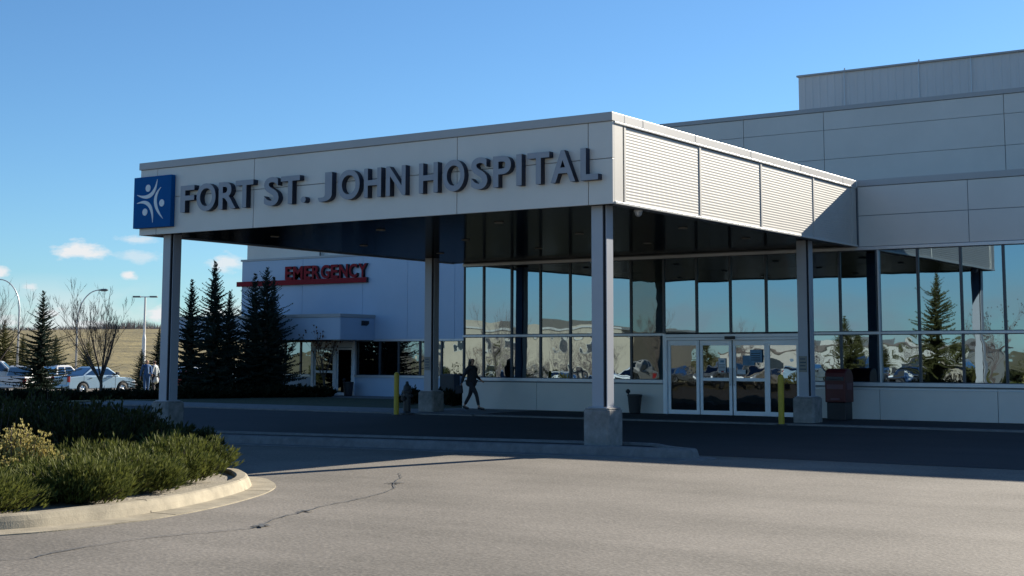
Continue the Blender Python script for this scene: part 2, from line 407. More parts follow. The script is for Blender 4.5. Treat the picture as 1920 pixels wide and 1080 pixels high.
slab('sidewalk_apron', -27.4, -13.3, 19.2, 21.95, .02, M['kerb_shade'])
slab('sidewalk_link', -13.2, -10.2, 11.62, 12.98, .032, M['kerb_shade'])
slab('lawn', -27.4, -13.3, 11.65, 19.15, .03, M['lawn'])

# ------------------------------------------------------------------ hospital building
D = 13.02
hb = thing('hospital_building', 'long pale panelled hospital block with dark curtain glazing and stepped upper storey', 'building', (0, D, 0))
def P(b, name, m, parent, **k):
    """parts are modelled in world coordinates; shift them to the parent's frame"""
    o = b.build(name, m, parent, **k)
    org = parent.matrix_world.translation if parent.parent is None else None
    return o
def local(o, origin):
    me = o.data
    me.transform(Matrix.Translation(-Vector(origin)))
    return o
HO = (0, D, 0)
def hp(b, name, m, parent=hb, **k): return local(b.build(name, m, parent, **k), HO)
XL, XR = -13.12, 16.0
b = MB()   # fascia band above the glazing, in panels
js = [-.0, 2.97, 5.95, 8.95, 11.95, 14.95, XR]
for a, c in zip([0.03]+js[1:-1], js[1:]):
    b.box(a+.008, c-.008, D-.02, D+.25, 4.60, 5.415); b.box(a+.008, c-.008, D-.02, D+.25, 5.43, 6.205)
hp(b, 'fascia_panel', M['panel'], bevel=.006)
b = MB(); b.box(XL, XR, D-.005, D+.3, 4.59, 6.21); hp(b, 'fascia_backing', M['joint'])
b = MB(); b.box(.02, XR, D-.05, D+.4, 6.215, 6.39); hp(b, 'parapet_cap', M['cap'], bevel=.01)
b = MB(); b.box(XL, XR, D+.4, 21.9, 6.1, 6.2); hp(b, 'roof', M['roof'])
b = MB(); b.box(XL, XL+.2, D+.1, 22, 0, 6.2); hp(b, 'side_wall', M['panel']); b = MB(); b.box(XR-.2, XR, D+.3, 22, 0, 6.2); hp(b, 'side_wall', M['panel'])
# base wall and sill
b = MB()
for bj in ([-13.12, -10.3, -7.85, -5.92], [-1.62, .5, 3.55, 6.6, 9.65, 12.7, 16]):
    for a, c in zip(bj, bj[1:]):
        b = MB(); b.box(a+.006, c-.006, D-.03, D+.12, -.05, .86); hp(b, 'base_panel', M['panel'], bevel=.005)
b = MB()
for a, c in ((XL, -5.92), (-1.62, XR)):
    b.box(a, c, D-.025+.02, D+.1, .86, .90, 1)
    b.box(a, c, D-.07, D+.1, .90, .995, 0)
    b.box(a, c, D-.045, D+.1, .80, .835, 0) if a > -5 else None
hp(b, 'sill', [M['alu'], M['joint']], bevel=.004)
b = MB(); b.box(XL, XR, D-.06, D+.08, 4.50, 4.585); hp(b, 'head_trim', M['alu'], bevel=.006)
b = MB(); b.box(XL, -5.86, D-.045, D+.06, 2.26, 2.33); b.box(-1.66, XR, D-.045, D+.06, 2.26, 2.33); hp(b, 'transom', M['alu'], bevel=.005)
mx = [-13.09, -12.32, -11.25, -10.18, -9.1, -8.05, -6.99, -5.9, -4.84, -3.78, -2.69, -1.64, -.54, .5, 1.6, 2.72, 3.8, 4.9, 6, 7.1, 8.2, 9.3, 10.4, 11.5, 12.6, 13.7, 14.8, 15.9]
for i in range(len(mx)-1):
    a, c = mx[i], mx[i+1]
    for lo in (0, 1):
        door = -5.95 < a < -1.7
        if lo and door: continue
        z0, z1 = (.995, 2.26) if lo else (2.33, 4.50)
        f = MB()
        for q in (a, c):
            s_ = .032 if q == a else -.0
            x0 = q if q == a else q-.032
            f.box(x0, x0+.032, D-.02, D+.07, z0, z1)
        f.box(a+.032, c-.032, D-.0, D+.07, z0, z0+.02); f.box(a+.032, c-.032, D-.0, D+.07, z1-.02, z1)
        if i == 13: f.box(a+.034, a+.07, D-.06, D+.02, z0, z1, 1)
        w = local(f.build('window', [M['mullion'], M['alu']], hb), HO)
        g = MB(); cx, cz = (a+c)/2, (z0+z1)/2
        tl = random.uniform(-.0035, .0035); tv = random.uniform(-.0025, .0025)
        hw, hh = (c-a)/2-.03, (z1-z0)/2
        y = D+.02
        g.add([(-hw, -hw*tl-hh*tv, -hh), (hw, hw*tl-hh*tv, -hh), (hw, hw*tl+hh*tv, hh), (-hw, -hw*tl+hh*tv, hh)], [(0, 1, 2, 3)])
        p = g.build('pane', M['glass_blind'] if i == 6 else (M['glass_low'] if lo else M['glass']), w, fix=False, loc=(cx, y-D, cz))
        if i == 6:
            g = MB(); g.box(a+.04, c-.04, D+.075, D+.08, z0, z1); hp(g, 'blind', mat('roller_blind', (.20, .22, .19), .8))
# entrance: four leaf sliding door
b = MB()
b.box(-5.92, -5.80, D-.05, D+.12, 0, 2.30); b.box(-1.74, -1.62, D-.05, D+.12, 0, 2.30)
b.box(-5.80, -1.74, D-.055, D+.14, 2.13, 2.30)
b.box(-5.80, -1.74, D-.065, D-.055, 2.20, 2.212, 1)
hp(b, 'door_frame', [M['white_frame'], M['joint']], bevel=.006)
b = MB(); b.box(-3.92, -3.62, D-.13, D-.056, 2.15, 2.235); hp(b, 'door_sensor', M['black'], bevel=.012)
for k, (a, c) in enumerate([(-5.79, -4.80), (-4.79, -3.80), (-3.76, -2.72), (-2.71, -1.75)]):
    sl = k in (1, 2); y0 = D+.02 if not sl else D+.07
    f = MB(); w = .085
    f.box(a, a+w, y0, y0+.05, .03, 2.125); f.box(c-w, c, y0, y0+.05, .03, 2.125)
    f.box(a+w, c-w, y0, y0+.05, .03, .15); f.box(a+w, c-w, y0, y0+.05, 1.98, 2.125)
    if sl: f.box(a+w, c-w, y0-.004, y0+.05, .98, 1.07)
    leaf = local(f.build('door_leaf', M['white_frame'], hb, bevel=.005), HO)
    cx = (a+c)/2; hw = (c-a)/2-w
    zm = 1.02 if sl else .93
    for q0, q1, gm in ((.145, zm, 'glass_dim'), (zm, 1.985, 'glass_door')):
        g = MB(); g.add([(-hw, 0, q0), (hw, 0, q0), (hw, 0, q1), (-hw, 0, q1)], [(0, 1, 2, 3)])
        g.build('pane', M[gm], leaf, fix=False, loc=(cx, y0+.025-D, 0))
    g = MB(); g.box(cx-hw, cx+hw, y0+.04, y0+.048, .15, zm); hp(g, 'lower_panel', M['black'])
    if sl:
        h = MB(); hx = c-.04 if k == 1 else a+.04
        h.tube([(hx, y0-.05, .85), (hx, y0-.05, 1.35)], .014)
        h.box(hx-.01, hx+.01, y0-.05, y0, .87, .89); h.box(hx-.01, hx+.01, y0-.05, y0, 1.31, 1.33)
        local(h.build('handle', M['alu'], leaf), HO)
# notices on the doors
b = MB(); b.box(-4.20, -3.98, D+.055, D+.066, 1.22, 1.62); b.box(-4.14, -4.03, D+.0535, D+.055, 1.50, 1.56, 1)
for q in range(5): b.box(-4.18, -4.0, D+.0535, D+.055, 1.27+q*.04, 1.285+q*.04, 2)
b.box(-4.12, -4.03, D+.0535, D+.055, 1.225, 1.262, 3)
hp(b, 'door_notice', [M['paper'], M['poster_blue'], M['poster_dark'], M['red']])
b = MB()
b.box(-3.45, -3.1, D+.056, D+.066, 1.42, 1.70, 1); b.box(-3.22, -2.86, D+.045, D+.054, 1.50, 1.86, 1)
b.box(-3.62, -3.36, D+.04, D+.05, 1.18, 1.30, 0)
for q in range(4): b.box(-3.19, -2.92, D+.043, D+.045, 1.56+q*.06, 1.585+q*.06, 2)
hp(b, 'door_poster', [M['paper'], M['poster_blue'], M['poster_dark']])
# interior
b = MB(); b.box(XL+.2, XR-.2, D+.2, 21.9, -.02, .0); b2 = MB()
hp(b, 'interior_floor', M['interior_floor'])
b = MB(); b.box(XL+.2, XR-.2, 20.4, 20.6, 0, 6.1); b.box(XL+.2, XR-.2, D+.32, 20.4, 4.62, 4.7); b.box(-8.2, -8.05, 15.5, 20.4, 0, 4.6); b.box(-.3, -.15, 16, 20.4, 0, 4.6)
hp(b, 'interior_wall', M['interior'])
# interior display board and things seen just behind the glass
b = MB()
b.box(-10.83, -10.28, D+.06, D+.075, 1.0, 1.92, 0); b.box(-10.78, -10.33, D+.055, D+.06, 1.06, 1.86, 1); b.box(-10.72, -10.4, D+.05, D+.055, 1.5, 1.8, 2)
b.box(-9.92, -9.15, D+.05, D+.06, 1.0, 1.86, 1)
for q in range(6): b.box(-9.85, -9.22, D+.045, D+.05, 1.1+q*.12, 1.13+q*.12, 0)
b.box(-10.24, -9.98, D+.05, D+.06, 1.0, 1.30, 3)
hp(b, 'window_poster', [M['paper'], M['poster_blue'], M['poster_dark'], mat('red_poster', (.30, .02, .03), .6, var=.2)])
# upper storey
UY = 22.0
b = MB(); b.box(-14, XR+6, UY+.01, 40, 6.2, 10.0); hp(b, 'upper_core', M['joint'])
b = MB(); jx = [-13.4, -10.45, -7.44, -4.46, 1.57, 7.6, 13.6, 22]
zs = [6.2, 7.35, 8.34, 9.35, 9.985]
for a, c in zip(jx, jx[1:]):
    for z0, z1 in zip(zs, zs[1:]): b.box(a+.01, c-.01, UY-.05, UY+.008, z0+.007, z1-.007)
hp(b, 'upper_wall', M['panel'])
b = MB(); b.box(-14.05, XR+6, UY-.09, UY+.5, 9.99, 10.14); hp(b, 'upper_parapet_cap', M['cap'], bevel=.01)
b = MB(); b.box(-14, XR+6, UY+.5, 40, 10.0, 10.05); hp(b, 'upper_roof', M['roof'])
b = MB()
poly = []
x = -9.96
while x < 12:
    poly += [(x, 33), (x+.22, 33), (x+.25, 32.985), (x+.30, 32.985), (x+.33, 33)]; x += .33
poly += [(12, 33), (12, 39), (-9.96, 39)]
b.prism(poly, 10.05, 13.62, axis='z')
hp(b, 'penthouse_wall', M['pent'])
b = MB(); b.box(-10.02, 12.05, 32.9, 39.05, 13.62, 13.70); hp(b, 'penthouse_cap', M['cap'], bevel=.01)
b = MB()
for xx in (-7.9, -4.72, -2.6, .55): b.box(xx, xx+.03, 32.93, 32.95, 10.1, 13.66)
for xx in (-7.9, -4.72, .55): b.tube([(xx+.015, 33, 13.70), (xx+.015, 33, 13.80)], .03)
hp(b, 'penthouse_seam', M['alu'])

# ------------------------------------------------------------------ entrance canopy
W, H, h = 13.46, 6.38, 4.59
cn = thing('entrance_canopy', 'big flat drop-off canopy with pale fascia, louvred sunlit side and dark soffit on steel columns', 'canopy')
b = MB(); jx = [-W, -12.86, -9.59, -3.74, -.55, 0]
for a, c in zip(jx, jx[1:]):
    a_ = a+(.008 if a > -W else 0); c_ = c-(.008 if c < 0 else 0)
    b.box(a_, c_, -.0, .06, h+.0, 5.472); b.box(a_, c_, -.0, .06, 5.484, 6.20)
b.build('fascia_front', M['panel'], cn, bevel=.004)
b = MB(); b.box(-W+.01, -.06, .055, .3, h+.02, 6.2); b.box(-.3, -.06, .3, D-.02, h+.02, 6.2); b.box(-W+.01, -W+.3, .3, D-.02, h+.02, 6.2)
b.build('fascia_backing', M['joint'], cn)
b = MB(); b.box(-W, -W+.008, 0.06, D-.05, h, 6.2); b.build('fascia_far_side', M['panel'], cn)
# side louvres
b = MB()
def slats(y0, y1):
    z = h+.055; pitch = .0605; vs = []; k = 0
    while z < 6.15:
        vs += [(-.016+.0019*sin(2*pi*k/6), y0, z), (-.016+.0019*sin(2*pi*k/6), y1, z)]; z += pitch/6; k += 1
    b.add(vs, [(2*q, 2*q+1, 2*q+3, 2*q+2) for q in range(k-1)])
for y0, y1 in ((.53, 3.71), (3.79, 6.85), (6.93, 10.0), (10.08, 12.62)): slats(y0, y1)
lo = b.build('louvre', M['louver'], cn, fix=False, smooth=True)
for y0, y1 in ((0.062, .40), (.455, .53), (3.71, 3.79), (6.85, 6.93), (10.0, 10.08), (12.62, D-.07)):
    b = MB(); b.box(-.06, 0, y0, y1, h+.05, 6.2); b.build('louvre_post' if y0 > .1 else 'fascia_side', M['louver'], cn, bevel=.003)
b = MB(); b.box(-.05, .035, .062, D-.07, h+.0, h+.048); b.box(-.05, .022, .062, D-.07, 6.165, 6.204)
b.build('bright_trim', M['bright_trim'], cn, bevel=.004)
b = MB(); b.box(-.056, -.005, D-.068, D-.01, h, 6.2); b.build('corner_joint', M['mullion'], cn)
b = MB(); b.box(-W-.03, .012, -.04, .45, 6.205, 6.38); b.box(-.4, .012, .45, D-.06, 6.205, 6.38); b.box(-W-.03, -W+.4, .45, D-.06, 6.205, 6.38)
b.build('parapet_cap', M['cap'], cn, bevel=.01)
b = MB()
for y in (1.2, 3.5, 6.3, 9.2, 12.0): b.box(.0125, .016, y, y+.02, 6.21, 6.375)
b.build('cap_joint', M['joint'], cn)
b = MB(); b.box(-W+.3, -.4, .45, D-.06, 6.0, 6.15); b.build('roof', M['roof'], cn)
b = MB()
ys = rng(.3, D-.06, .64)
for a, c in zip(ys, ys[1:]): b.box(-W+.06, -.07, a+.003, c-.003, h+.025, h+.05)
b.box(-W+.02, -.06, .0+.061, .3, h+.006, h+.03); 
b.build('soffit', M['soffit'], cn)
# downlights
dl = None
for (x, y) in [(-.9, 1.3), (-4.2, 2.2), (-7.6, 2.2), (-11, 2.2), (-1.4, 5.6), (-4.2, 5.6), (-7.6, 5.6), (-11, 5.6), (-1.4, 9), (-4.2, 9), (-7.6, 9), (-11, 9)]:
    if dl is None:
        b = MB(); b.lathe([(.11, .0), (.11, -.02), (.085, -.022), (.08, -.004)], 20)
        dl = b.build('downlight', M['plate'], cn, smooth=False); o = dl
    else: o = dl.copy(); C.objects.link(o)
    o.parent = cn; o.location = (x, y, h+.024)
b = MB(); b.lathe([(.09, 0), (.09, -.05), (.075, -.06), (.07, -.10), (.04, -.135), (.01, -.145)], 20); b.build('dome_camera', M['alu'], cn, loc=(-.25, 1.45, h+.02), smooth=True)

# columns: cladding plates round a recessed dark core, on concrete pedestals
def column(cx, cy, zb, zp, plate=False):
    a = .155
    b = MB()
    b.box(-a+.0, a-.055, -a, -a+.02, 0, h-zp+.02); b.box(-a+.0, a-.055, a-.02, a, 0, h-zp+.02)
    b.box(a-.02, a, -a+.055, a, 0, h-zp+.02); b.box(-a, -a+.02, -a+.055, a-.055, 0, h-zp+.02)
    o = b.build('column', M['column'], cn, bevel=.003, loc=(cx, cy, zp))
    b = MB(); b.box(-a+.02, a-.035, -a+.02, a-.035, 0, h-zp+.02); b.build('column_core', M['column_core'], o)
    p = .29; c = .045
    b = MB(); b.prism([(-p+c, -p), (p-c, -p), (p, -p+c), (p, p-c), (p-c, p), (-p+c, p), (-p, p-c), (-p, -p+c)], zb-zp, -.035, axis='z')
    q = p-.02; b.prism([(-q+c, -q), (q-c, -q), (q, -q+c), (q, q-c), (q-c, q), (-q+c, q), (-q, q-c), (-q, -q+c)], -.035, 0, axis='z')
    b.build('pedestal', M['concrete_grey'], o, bevel=.015)
    b = MB(); b.box(-.21, .21, -.21, .21, .001, .02); b.build('base_plate', M['column'], o)
    if plate:
        b = MB(); b.box(-.135, .075, -a-.018, -a-.002, .62, 1.02); 
        for k in range(4): b.box(-.115+.01*k % .02, .055-.02*(k % 2), -a-.0205, -a-.0185, .68+k*.085, .705+k*.085, 1)
        b.build('notice_plate', [M['plate'], M['poster_dark']], o)
    return o
column(-.49, .42, -.10, .67); column(-12.76, .45, -.24, .56); column(-12.52, 10.6, -.06, .62, True); column(-.50, 10.55, -.04, .66, True)

# ------------------------------------------------------------------ signs
def letter_mesh(ch, x0, x1, z0, z1, yf, depth, off, mats, name='letter', parent=None, origin=(0, 0, 0), keep=None):
    cu = bpy.data.curves.new('glyph', 'FONT'); cu.body = ch; cu.size = 1; cu.extrude = depth/2; cu.offset = off; cu.resolution_u = 6
    to = bpy.data.objects.new('glyph', cu); C.objects.link(to)
    dg = bpy.context.evaluated_depsgraph_get(); dg.update()
    me = bpy.data.meshes.new_from_object(to.evaluated_get(dg)); me.name = name
    bpy.data.objects.remove(to); bpy.data.curves.remove(cu)
    xs = [v.co.x for v in me.vertices]; ys = [v.co.y for v in me.vertices]
    ax, bx, ay, by = min(xs), max(xs), min(ys), max(ys)
    for v in me.vertices:
        x, y, z = v.co
        X = x0+(x-ax)/(bx-ax)*(x1-x0); Z = z0+(y-ay)/(by-ay)*(z1-z0)
        v.co = (X-origin[0], yf+depth/2-z-origin[1], Z-origin[2])
    me.materials.clear()
    for q in mats: me.materials.append(q)
    me.update()
    for p in me.polygons: p.material_index = 0 if p.normal.y < -.7 else 1
    o = bpy.data.objects.new(name, me); C.objects.link(o); o.parent = parent
    return o
sg = thing('hospital_name_sign', 'raised grey capital letters reading FORT ST. JOHN HOSPITAL along the canopy fascia', 'sign', (-6, 0, 5.05))
LT = [('F', -11.87, -11.40), ('O', -11.32, -10.68), ('R', -10.58, -10.02), ('T', -10.03, -9.46), ('S', -9.12, -8.66), ('T', -8.60, -8.02), ('.', -7.98, -7.83),
      ('J', -7.47, -7.06), ('O', -6.89, -6.26), ('H', -6.14, -5.66), ('N', -5.52, -4.99), ('H', -4.63, -4.13), ('O', -4.0, -3.44), ('S', -3.27, -2.86),
      ('P', -2.72, -2.28), ('I', -2.15, -2.05), ('T', -1.88, -1.36), ('A', -1.33, -.76), ('L', -.64, -.24)]
for ch, a, c in LT:
    z0, z1 = 5.06, 5.695
    if ch in 'OSJ': z0 -= .012
    if ch in 'OS': z1 += .012
    if ch == '.': z1 = 5.20
    if ch == 'I': a, c = a-.0, c+.03
    letter_mesh(ch, a, c, z0, z1, -.15, .155, .022, [M['letter'], M['letter_side']], parent=sg, origin=(-6, 0, 5.05))
LX0, LX1 = at_y(250.5, 380, -.14).x, at_y(320, 380, -.14).x
LZ0, LZ1 = at_y(249, 429, -.14).z, at_y(252, 334, -.14).z
LC = (LX0+LX1)/2; LW = LX1-LX0; LH = LZ1-LZ0
lg = thing('logo_sign', 'square blue sign box with pale emblem of three curved figures at canopy corner', 'sign', (LC, 0, LZ0))
b = MB(); b.box(-LW/2, LW/2, -.14, -.005, 0, LH); b.build('sign_box', [M['logo_blue']], lg, bevel=.008)
def emb(px, py):
    u = (px-68-(-.016)*(py-285))/438; v = (py-285+35*(u))/598
    return (-LW/2+LW*u, LH*(1-v))
def crescent(b, p0, p1, p2, wmax):
    pts = []
    for i in range(25):
        t = i/24; q = [(1-t)**2*p0[k]+2*t*(1-t)*p1[k]+t*t*p2[k] for k in (0, 1)]; pts.append(emb(*q))
    L1, L2 = [], []
    for i, p in enumerate(pts):
        a = Vector(pts[max(0, i-1)]); c = Vector(pts[min(24, i+1)]); t = (c-a).normalized(); w = wmax*(.12+.88*sin(pi*min(1, max(0, i/24))))
        L1.append((p[0]-t.y*w/2, p[1]+t.x*w/2)); L2.append((p[0]+t.y*w/2, p[1]-t.x*w/2))
    for i in range(24): b.prism([L1[i], L1[i+1], L2[i+1], L2[i]], -.150, -.1405)
for q in (((346, 302), (310, 580), (108, 488)), ((388, 398), (250, 560), (414, 760)), ((106, 588), (300, 510), (294, 808))):
    b = MB(); crescent(b, *q, .10); b.build('crescent', M['logo_white'], lg)
for px, py in ((237, 407), (400, 580), (203, 687)):
    b = MB(); c = emb(px, py); b.prism([(c[0]+.088*cos(2*pi*k/28), c[1]+.088*sin(2*pi*k/28)) for k in range(28)], -.150, -.1405); b.build('dot', M['logo_white'], lg)

# ------------------------------------------------------------------ emergency wing
EY = 22.0
ew = thing('emergency_wing', 'blue-grey emergency wing wall with strip windows under a long overhang, behind the canopy', 'building', (-22, EY, 0))
EO = (-22, EY, 0)
def ep(b, name, m, parent=ew, **k): return local(b.build(name, m, parent, **k), EO)
b = MB(); jx = [-31.95, -28.3, -24.9, -22.5, -20.1, -17.7, -15.3, -13.13]
for a, c in zip(jx, jx[1:]): b.box(a+.006, c-.006, EY-.05, EY+.3, 2.36, 5.84)
ep(b, 'wall', M['wing_wall'], bevel=.004)
b = MB(); b.box(-31.9, -13.13, EY-.035, EY+.28, 2.37, 5.83); ep(b, 'wall_backing', M['wing_wall'])
b = MB(); b.box(-32.02, -13.13, EY-.08, EY+.4, 5.845, 5.93); ep(b, 'parapet_cap', M['cap'])
b = MB(); b.box(-31.8, -27.4, EY+.1, 34, 5.93, 8.0); b.box(-27.4, -14.1, EY+.25, 34, 5.93, 8.0); ep(b, 'upper_wall', M['panel'])
b = MB(); b.box(-27.45, -27.40, EY+.06, EY+.1, 5.95, 7.9); b.box(-26.0, -25.95, EY+.2, EY+.24, 6.0, 7.9); ep(b, 'downpipe', M['mullion'])
b = MB(); b.box(-31.9, -13.13, EY+.31, 33, 0, 2.3); b.box(-31.9, -13.13, EY+.45, 33, 2.3, 5.8); ep(b, 'inner_core', M['interior'])
b = MB(); b.box(-31.9, -13.13, EY-.07, EY+.1, 2.275, 2.355); ep(b, 'head_trim', M['alu'])
b = MB(); b.box(-25.30, -13.13, EY-.02, EY+.15, -.03, .78); b.box(-31.9, -27.75, EY-.02, EY+.15, -.03, .78); ep(b, 'base_panel', M['wing_wall'])
b = MB(); b.box(-25.30, -13.13, EY-.06, EY+.15, .785, .875); b.box(-31.9, -27.75, EY-.06, EY+.15, .785, .875); ep(b, 'sill', M['alu'])
ex = [-31.7, -30.3, -29.3, -28.4, -27.75]
ex2 = [-25.2, -24.0, -23.0, -21.9, -20.8, -19.7, -18.6, -17.5, -16.4, -15.3, -14.2, -13.2]
for seg in (ex, ex2):
    for a, c in zip(seg, seg[1:]):
        f = MB(); f.box(a, a+.06, EY-.01, EY+.1, .875, 2.275); f.box(c-.02, c, EY-.01, EY+.1, .875, 2.275); f.box(a+.06, c-.02, EY, EY+.1, .875, .9); f.box(a+.06, c-.02, EY, EY+.1, 2.25, 2.275)
        w = local(f.build('window', M['mullion'] if random.random() < .75 else M['alu'], ew), EO)
        g = MB(); hw = (c-a)/2-.03; tl = random.uniform(-.006, .006)
        g.add([(-hw, -hw*tl, -.70), (hw, hw*tl, -.70), (hw, hw*tl, .70), (-hw, -hw*tl, .70)], [(0, 1, 2, 3)])
        g.build('pane', M['glass_low'], w, fix=False, loc=((a+c)/2+22, .03, 1.575))
# entrance doors of the wing
b = MB(); b.box(-27.72, -27.60, EY-.06, EY+.1, 0, 2.27); b.box(-25.42, -25.28, EY-.06, EY+.1, 0, 2.27); b.box(-27.6, -25.42, EY-.05, EY+.1, 2.02, 2.27); b.box(-26.45, -26.33, EY-.05, EY+.1, 0, 2.02)
ep(b, 'door_frame', M['white_frame'], bevel=.005)
for a, c in ((-27.58, -26.47), (-26.31, -25.44)):
    f = MB(); f.box(a, a+.07, EY, EY+.05, .02, 2.0); f.box(c-.07, c, EY, EY+.05, .02, 2.0); f.box(a+.07, c-.07, EY, EY+.05, .02, .14); f.box(a+.07, c-.07, EY, EY+.05, 1.92, 2.0)
    if a < -27: f.box(a+.07, c-.07, EY-.003, EY+.05, .95, 1.05)
    lf = local(f.build('door_leaf', M['white_frame'], ew), EO)
    g = MB(); hw = (c-a)/2-.07; g.add([(-hw, 0, -.9), (hw, 0, -.9), (hw, 0, .9), (-hw, 0, .9)], [(0, 1, 2, 3)]); g.build('pane', M['glass_door'], lf, fix=False, loc=((a+c)/2+22, .02, 1.03))
# porch over the ambulance door
por = thing('ambulance_porch', 'boxy flat porch roof over the emergency wing door behind the spruces', 'porch roof', (-28, 20.9, 0))
PO = (-28, 20.9, 0)
b = MB()
jx = [-33.6, -30.5, -27.4, -24.25]
for a, c in zip(jx, jx[1:]): b.box(a+.005, c-(.005 if c < -24.3 else 0), 19.8, 19.86, 2.32, 3.22)
b.box(-33.6, -24.25, 19.865, EY-.055, 2.34, 3.20)
b.box(-24.249, -24.22, 19.81, EY-.06, 2.32, 3.22)
local(b.build('fascia', M['wing_wall'], por), PO)
b = MB(); b.box(-33.65, -24.19, 19.76, EY-.06, 3.225, 3.36); local(b.build('cap', M['cap'], por), PO)
b = MB(); b.box(-33.6, -24.26, 19.82, EY-.08, 2.27, 2.315); local(b.build('soffit', M['soffit'], por), PO)
b = MB(); b.box(-24.218, -24.10, 21.1, 21.45, 2.98, 3.10); b.prism([(-24.218, 2.98), (-24.10, 2.98), (-24.218, 2.90)], 21.1, 21.45); local(b.build('wall_light', M['black'], por), PO)

es = thing('emergency_sign', 'red EMERGENCY lettering standing on a long red bar on the wing wall', 'sign', (-28, EY-.05, 4.7))
b = MB(); b.box(-4.12, 3.42, -.16, -.01, .02, .235); o = b.build('bar', [M['red'], M['red_side']], es)
for p in o.data.polygons: p.material_index = 1 if abs(p.normal.x) > .7 else 0
wd = {'E': .8, 'M': 1.15, 'R': .9, 'G': 1.0, 'N': .98, 'C': .9, 'Y': .92}
tot = sum(wd[c] for c in 'EMERGENCY')+.14*8; x = -29.2; k = (29.2-24.58)/tot
for ch in 'EMERGENCY':
    w = wd[ch]*k; letter_mesh(ch, x, x+w, 4.945, 5.52, EY-.20, .14, .028, [M['red'], M['red_side']], parent=es, origin=(-28, EY-.05, 4.7)); x += w+.14*k

# ------------------------------------------------------------------ street furniture
def bollard(x, y, label):
    t = thing('bollard', label, 'bollard', (x, y, gz(x, y)), group='yellow bollards by the canopy columns')
    b = MB(); b.lathe([(.075, 0), (.075, 1.16), (.07, 1.2), (.045, 1.235), (.01, 1.25)], 18); b.build('post', M['yellow'], t, smooth=False)
    b = MB(); b.lathe([(.13, 0), (.13, .02), (.08, .03)], 18); b.build('base_ring', M['dark_metal'], t)
    return t
bollard(-12.52, 8.95, 'yellow steel bollard beside the dark fire hydrant'); bollard(-.80, 9.6, 'yellow steel bollard in front of the sliding entrance doors')
t = thing('fire_hydrant', 'dark fire hydrant between the yellow bollard and the rear column pedestal', 'fire hydrant', (-12.45, 9.35, gz(-12.45, 9.35)))
b = MB(); b.lathe([(.20, 0), (.20, .05), (.13, .07), (.11, .10), (.11, .62), (.15, .64), (.15, .69), (.12, .72), (.10, .82), (.05, .89), (.045, .90), (.04, .96), (.01, .965)], 20); b.build('barrel', M['dark_metal'], t, smooth=False)
for s_ in (-1, 1):
    b = MB(); b.tube([(s_*.08, 0, .55), (s_*.19, 0, .55)], .05, 10); b.tube([(s_*.19, 0, .55), (s_*.22, 0, .55)], .03, 6); b.build('side_cap', M['dark_metal'], t)
b = MB(); b.tube([(0, -.08, .47), (0, -.21, .47)], .07, 12); b.build('pumper_cap', M['dark_metal'], t)
# bins
def bin_(name, label, x, y, s=1.0, ash=True):
    t = thing(name, label, 'bin', (x, y, gz(x, y)+.03))
    b = MB(); b.lathe([(.15*s, 0), (.17*s, .02), (.215*s, .50*s), (.23*s, .52*s), (.23*s, .57*s), (.20*s, .575*s), (.19*s, .52*s), (.01, .50*s)], 22); b.build('body', M['black'], t)
    if ash:
        b = MB(); b.lathe([(.01, -.07), (.055, -.04), (.07, 0), (.055, .04), (.01, .07)], 12, at=(-.22*s, -.02, .66*s)); b.tube([(-.20*s, 0, .50*s), (-.21*s, -.01, .62*s)], .02, 6); b.build('ashtray', M['black'], t, smooth=True)
    return t
bin_('trash_bin', 'round black tapered bin with ball ashtray against the wall left of the doors', -6.66, 12.62, .95)
bin_('trash_bin', 'round black bin outside the emergency wing door', -25.05, 21.3, 1.0, True)
t = thing('utility_cabinet', 'narrow dark cabinet against the wing wall behind the rear column', 'cabinet', (-19.9, 21.4, .02))
b = MB(); b.box(-.35, .35, -.2, .2, 0, .95); b.build('body', M['dark_metal'], t, bevel=.02); b = MB(); b.box(-.31, .31, -.215, -.202, .06, .90); b.build('door', M['black'], t, bevel=.01)
# mail drop box
t = thing('drop_box', 'dark maroon drop box on a black base beside the rear right column', 'drop box', (-.28, 12.15, gz(0, 12.1)+.03))
b = MB(); b.box(-.26, .26, -.24, .24, 0, .46); b.build('base', M['black'], t, bevel=.02)
prof = [(-.29, .46), (.29, .46), (.29, 1.12), (.24, 1.22), (.12, 1.30), (-.02, 1.33), (-.16, 1.31), (-.26, 1.22), (-.29, 1.10)]
b = MB(); b.prism(prof, -.28, .28, axis='x'); b.build('body', M['maroon'], t, bevel=.02)
b = MB(); b.box(-.22, .22, -.305, -.292, .80, .92); b.box(-.12, .12, -.303, -.292, .52, .57); b.build('label_strip', M['maroon_light'], t)
b = MB(); b.box(-.24, .24, -.31, -.285, 1.02, 1.12); b.tube([(-.16, -.33, 1.05), (.16, -.33, 1.05)], .012, 6); b.build('flap', M['dark_metal'], t)
b = MB(); b.box(.282, .288, -.18, .18, .78, .96); b.build('side_label', M['maroon_light'], t)
